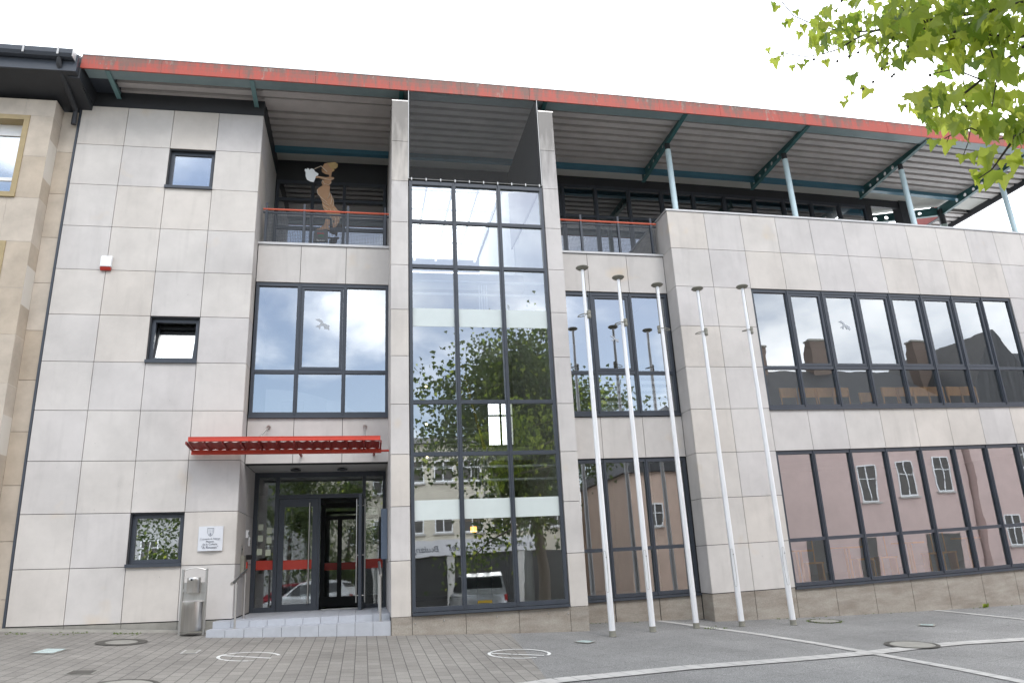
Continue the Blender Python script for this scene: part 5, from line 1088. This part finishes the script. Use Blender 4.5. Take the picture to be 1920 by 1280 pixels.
# dense trees on the far side of the square, mirrored in the door and the windows
def round_tree(x, y, h, r, lab, seed, n=5200, base=1.6):
    o = thing('square_tree', lab, 'tree', (x, y, gz(x, y)), 'leafy trees across the square'); c0 = Vector(o.location); rg = random.Random(seed)
    b = MB(); b.tube([c0, c0+Vector((0, 0, base+.5)), c0+Vector((.1, 0, h*.7))], [.18, .14, .05], BARK, 10); b.build('trunk', o, warped=False, smooth=True)
    b = MB(); cl = []
    for k in range(26): a_ = rg.random()*6.28; el = rg.uniform(-1, 1.4); rr = r*rg.uniform(.45, .9); cl.append((Vector((math.cos(a_)*math.cos(el)*rr, math.sin(a_)*math.cos(el)*rr, base+(h-base)*.5+math.sin(el)*(h-base)*.42)), r*rg.uniform(.22, .42)))
    for k in range(n):
        c, q = rg.choice(cl); p = c0+c+Vector((rg.gauss(0, q*.6), rg.gauss(0, q*.6), rg.gauss(0, q*.5))); s_ = rg.uniform(.12, .24)
        u = Vector((rg.gauss(0, 1), rg.gauss(0, 1), rg.gauss(0, 1))).normalized(); v = u.cross(Vector((rg.gauss(0, 1), rg.gauss(0, 1), 1))).normalized()
        b.add([p-u*s_*.5, p+v*s_*.3, p+u*s_*.5, p-v*s_*.3], [(0, 1, 2, 3)], LEAFM if rg.random() < .06 else LEAFD, t=rg.random())
    b.build('crown', o, warped=False)
round_tree(2.0, -19.5, 7.0, 2.6, 'leafy tree mirrored in the closed door leaf', 1, base=.9); round_tree(-2.6, -20, 6.6, 2.6, 'leafy tree mirrored in the lowest small window', 2, base=.9); round_tree(4.6, -24, 6.8, 2.4, 'leafy tree mirrored above the open door', 3, base=.9)
# ------------------------------------------------------------------ houses across the square (seen mirrored in the glass)
def house(lab, x0, x1, y, z1, m, wins, roof_h, depth=9, chim=(), ww=1.0, gable=False, cat='building', nm='town_house'):
    o = thing(nm, lab, cat, ((x0+x1)/2, y, gz(x0, y))); g0 = gz(x0, y)-.3
    b = MB(); b.box(x0, x1, y-depth, y, g0, z1, m, seg=6); b.build('wall', o)
    b = MB()
    if gable: b.prism([(x0-.3, z1), (x1+.3, z1), ((x0+x1)/2, z1+roof_h)], y-depth, y+.3, SLATE, 'XZ')
    else: b.prism([(y+.35, z1-.05), (y-depth/2, z1+roof_h), (y-depth-.35, z1-.05)], x0-.2, x1+.2, SLATE, 'YZ')
    ro_ = b.build('roof', o)
    for (cx_0, cz, w_) in chim: b = MB(); b.box(cx_0-w_/2, cx_0+w_/2, y-depth/2-.2, y-depth/2+.5, z1+roof_h*.5, cz, mat('chimney_brick', (.16, .12, .10), .85)); b.box(cx_0-w_/2-.06, cx_0+w_/2+.06, y-depth/2-.26, y-depth/2+.56, cz, cz+.12, CONC); b.build('chimney', ro_)
    for (wx, wz, w_, h_) in wins:
        b = MB(); frame_rect(b, wx-w_/2, wx+w_/2, wz, wz+h_, y-.02, .07, .06, WHITEP); b.box(wx-.03, wx+.03, y-.01, y+.035, wz+.07, wz+h_-.07, WHITEP); b.box(wx-w_/2+.07, wx+w_/2-.07, y-.01, y+.03, wz+h_*.6, wz+h_*.6+.04, WHITEP); b.box(wx-w_/2-.1, wx+w_/2+.1, y, y+.14, wz-.1, wz-.01, LIGHTST)
        wo = b.build('window', o); g = MB(); g.box(wx-w_/2+.06, wx+w_/2-.06, y+.001, y+.008, wz+.06, wz+h_-.06, INTD); g.build('glass', wo)
    return o
house('pink rendered house with three small windows, mirrored in the lower ribbon window', 26.5, 40.4, -21, 7.9, PINK, [(33.4, 2.9, 1.15, 2.0), (36.0, 3.1, 1.15, 2.0), (38.6, 3.3, 1.15, 2.0)], 3.6, chim=[(30.5, 12.8, 1.0), (35.0, 13.2, 1.3)])
house('pale orange gabled house mirrored in the ground floor window behind the flagpoles', 20.2, 26.2, -23.5, 5.3, mat('orange_render', (.56, .42, .34), .85, noise=(1.2, .1)), [(21.8, 2.3, .9, 1.3), (24.2, 2.3, .9, 1.3)], 3.6, gable=True)
house('beige terrace house with slate roof beyond the pink one, mirrored at the far right', 48.2, 78, -19.5, 8.4, mat('beige_render', (.47, .40, .34), .85, noise=(1.2, .1)), [(50+3*k, 1.0, 1.1, 1.7) for k in range(9)]+[(50+3*k, 4.6, 1.1, 1.7) for k in range(9)], 4.0, chim=[(53, 13.5, 1.2), (60, 13.5, 1.2)])
PKH = [o_ for o_ in bpy.data.objects if o_.get('label', '').startswith('pink rendered')][0]
b = MB()
for x0, x1 in ((29.0, 30.2), (32.2, 33.3), (36.6, 39.0)): b.box(x0, x1, -21.0, -20.96, -2.3, 1.1, INTD)
b.each('doorway', PKH)
house('dark slate gabled house mirrored at the right of the upper ribbon window', 40.6, 48.0, -20.6, 7.2, PINK, [(44.5, 4.4, 1, 1.4), (42.6, .2, 1, 1.6)], 5.6, chim=[(42.6, 13.2, 1.0)], gable=True)
SHOP = house('cream building with a white shop sign mirrored at the foot of the glass bay', 2.0, 19.6, -31, 8.0, CREAM, [(5+1.75*k, 3.0, 1.15, 1.25) for k in range(9)]+[(5+1.75*k, 5.9, 1.15, 1.25) for k in range(9)], 1.2)
b = MB(); b.box(6.5, 16.3, -31, -30.7, 1.75, 2.62, mat('shop_sign_white', (.6, .6, .62), .5)); b.build('sign_board', SHOP); b = MB(); b.box(4, 19.4, -31, -30.9, -1.2, 1.70, mat('shopfront_dark', (.035, .035, .035), .4)); b.build('shop_front', SHOP)
b = MB()
for k in range(3): b.box(6.2+4.2*k, 6.6+4.2*k, -30.9, -30.6, -1.5, 1.7, LIGHTST)
b.each('column', SHOP)
for body, xx in (('La médicale.', 14.6), ('"assurances"', 11.6), ('Boulangerie', 8.8)): text('lettering', body, .5, (xx, -30.68, 2.0), SHOP, INK, rot=(math.radians(90), 0, TH0+math.pi), shear=.2)
house('low grey house with slate roof left of the cream building across the square', -16, 1.5, -33, 5.0, mat('grey_render', (.42, .42, .42), .85, noise=(1, .1)), [(-14+2.2*k, 2.2, 1.1, 1.3) for k in range(7)], 3.0)
# ------------------------------------------------------------------ parked cars across the square
def make_car(lab, x, y, col, rot, suv=False, metal=.6):
    o = thing('parked_car', lab, 'car', (x, y, gz(x, y)), 'cars parked across the square'); B0 = Vector(o.location); paint = mat('car_paint_%s' % str(col), col, .25, metal=metal)
    DG = mat('car_window', (.015, .017, .02), .08); ty = mat('tyre', (.02, .02, .02), .8); H = 1.82 if suv else 1.46; Wd = .95 if suv else .87; Lh = 2.3 if suv else 2.05
    ca, sa = math.cos(rot), math.sin(rot)
    def T(v): return (B0.x+v[0]*ca-v[1]*sa, B0.y+v[0]*sa+v[1]*ca, B0.z+v[2])
    belt = H*.60; hood = H*.56
    def part(nm, b, par=None, **k): b.v = [T(v) for v in b.v]; return b.build(nm, par or o, warped=False, **k)
    # body: cross sections along the length (y forward), rounded
    def loft(secs, m):
        vs = []; fs = []; n = len(secs[0])
        for sct in secs: vs += sct
        for i in range(len(secs)-1):
            for k in range(n): fs.append((i*n+k, i*n+(k+1) % n, (i+1)*n+(k+1) % n, (i+1)*n+k))
        fs.append(tuple(range(n-1, -1, -1))); fs.append(tuple(range((len(secs)-1)*n, len(secs)*n))); b = MB(); b.add(vs, fs, m); return b
    def sec(yy, w, z0, z1, r=.08): return [(-w, yy, z0+r), (-w+r, yy, z0), (w-r, yy, z0), (w, yy, z0+r), (w, yy, z1-r), (w-r, yy, z1), (-w+r, yy, z1), (-w, yy, z1-r)]
    part('body', loft([sec(-Lh, Wd*.86, .42, belt-.12), sec(-Lh+.08, Wd*.94, .30, belt-.03), sec(-Lh+.4, Wd, .26, belt), sec(.4, Wd, .24, belt), sec(1.0, Wd, .24, hood+.06), sec(Lh-.35, Wd*.95, .26, hood-.08), sec(Lh-.05, Wd*.85, .34, hood-.28), sec(Lh, Wd*.75, .38, hood-.36)], paint), smooth=True)
    def sec2(yy, w, z0, z1, w2): return [(-w, yy, z0), (w, yy, z0), (w2, yy, z1), (-w2, yy, z1)]
    yr = -Lh+.12
    part('cabin', loft([sec2(yr, Wd*.92, belt-.06, belt-.02, Wd*.9), sec2(yr+(.18 if suv else .45), Wd*.92, belt-.06, H-.12, Wd*.76), sec2(yr+(.5 if suv else .9), Wd*.93, belt-.06, H, Wd*.76), sec2(.15, Wd*.93, belt-.06, H-.03, Wd*.74), sec2(1.05, Wd*.90, belt-.08, belt, Wd*.86)], paint), smooth=False)
    g = MB(); z0, z1 = belt+.05, H-.16; y0_, y1_ = yr-.005+(.04 if suv else .12), yr+(.165 if suv else .38)
    g.add([(-Wd*.78, y0_-.01, z0), (Wd*.78, y0_-.01, z0), (Wd*.68, y1_-.012, z1), (-Wd*.68, y1_-.012, z1)], [(0, 1, 2, 3)], DG)
    for s_ in (-1, 1): g.add([(s_*Wd*.925, yr+.45, z0), (s_*Wd*.925, .75, z0), (s_*Wd*.80, .2, H-.12), (s_*Wd*.79, yr+.6, H-.12)], [(0, 1, 2, 3)], DG)
    g.add([(-Wd*.78, .95, z0+.03), (Wd*.78, .95, z0+.03), (Wd*.66, .26, H-.08), (-Wd*.66, .26, H-.08)], [(0, 1, 2, 3)], DG); part('window', g)
    for s_ in (-1, 1):
        b = MB(); b.box(s_*Wd*.93-.12*(s_ > 0), s_*Wd*.93+.12*(s_ < 0), -Lh-.01, -Lh+.12, belt-.30, belt-.06, mat('tail_light', (.35, .02, .02), .25)); part('tail_light', b)
        b = MB(); b.box(s_*Wd*.70-.14, s_*Wd*.70+.14, Lh-.14, Lh+.0, hood-.34, hood-.22, mat('head_light', (.7, .72, .75), .15)); part('headlight', b)
        for yy in (-Lh+.85, Lh-.85):
            b = MB(); b.tube([(s_*(Wd-.2), yy, .34), (s_*(Wd+.01), yy, .34)], .345, ty, 24); w_ = part('wheel', b); b = MB(); b.tube([(s_*(Wd+.0), yy, .34), (s_*(Wd+.02), yy, .34)], .22, STEEL, 20); part('rim', b, w_)
    b = MB(); b.box(-.26, .26, -Lh-.02, -Lh-.005, .72, .83, mat('yellow_plate', (.65, .42, .03), .5)); part('number_plate', b)
    b = MB(); b.box(-Wd*.95, Wd*.95, -Lh-.06, -Lh+.1, .36, .56, paint if suv else mat('bumper_dark', (.05, .05, .05), .6)); part('bumper', b, bevel=.02)
    return o
SIL = (.42, .44, .46)
make_car('silver off-road car seen from behind, mirrored at the foot of the glass bay', 10.2, -18.0, SIL, TH0+math.pi, True)
make_car('white car mirrored low in the closed door leaf', 3.4, -15.6, (.72, .73, .74), TH0+math.pi/2+.3, metal=.1)
make_car('dark red car mirrored low in the closed door leaf, behind the white one', 2.2, -17.6, (.28, .02, .03), TH0+math.pi/2, metal=.3)
make_car('grey car mirrored in the ground floor window behind the flagpoles', 21.5, -17.0, (.12, .14, .16), TH0+math.pi+.5)
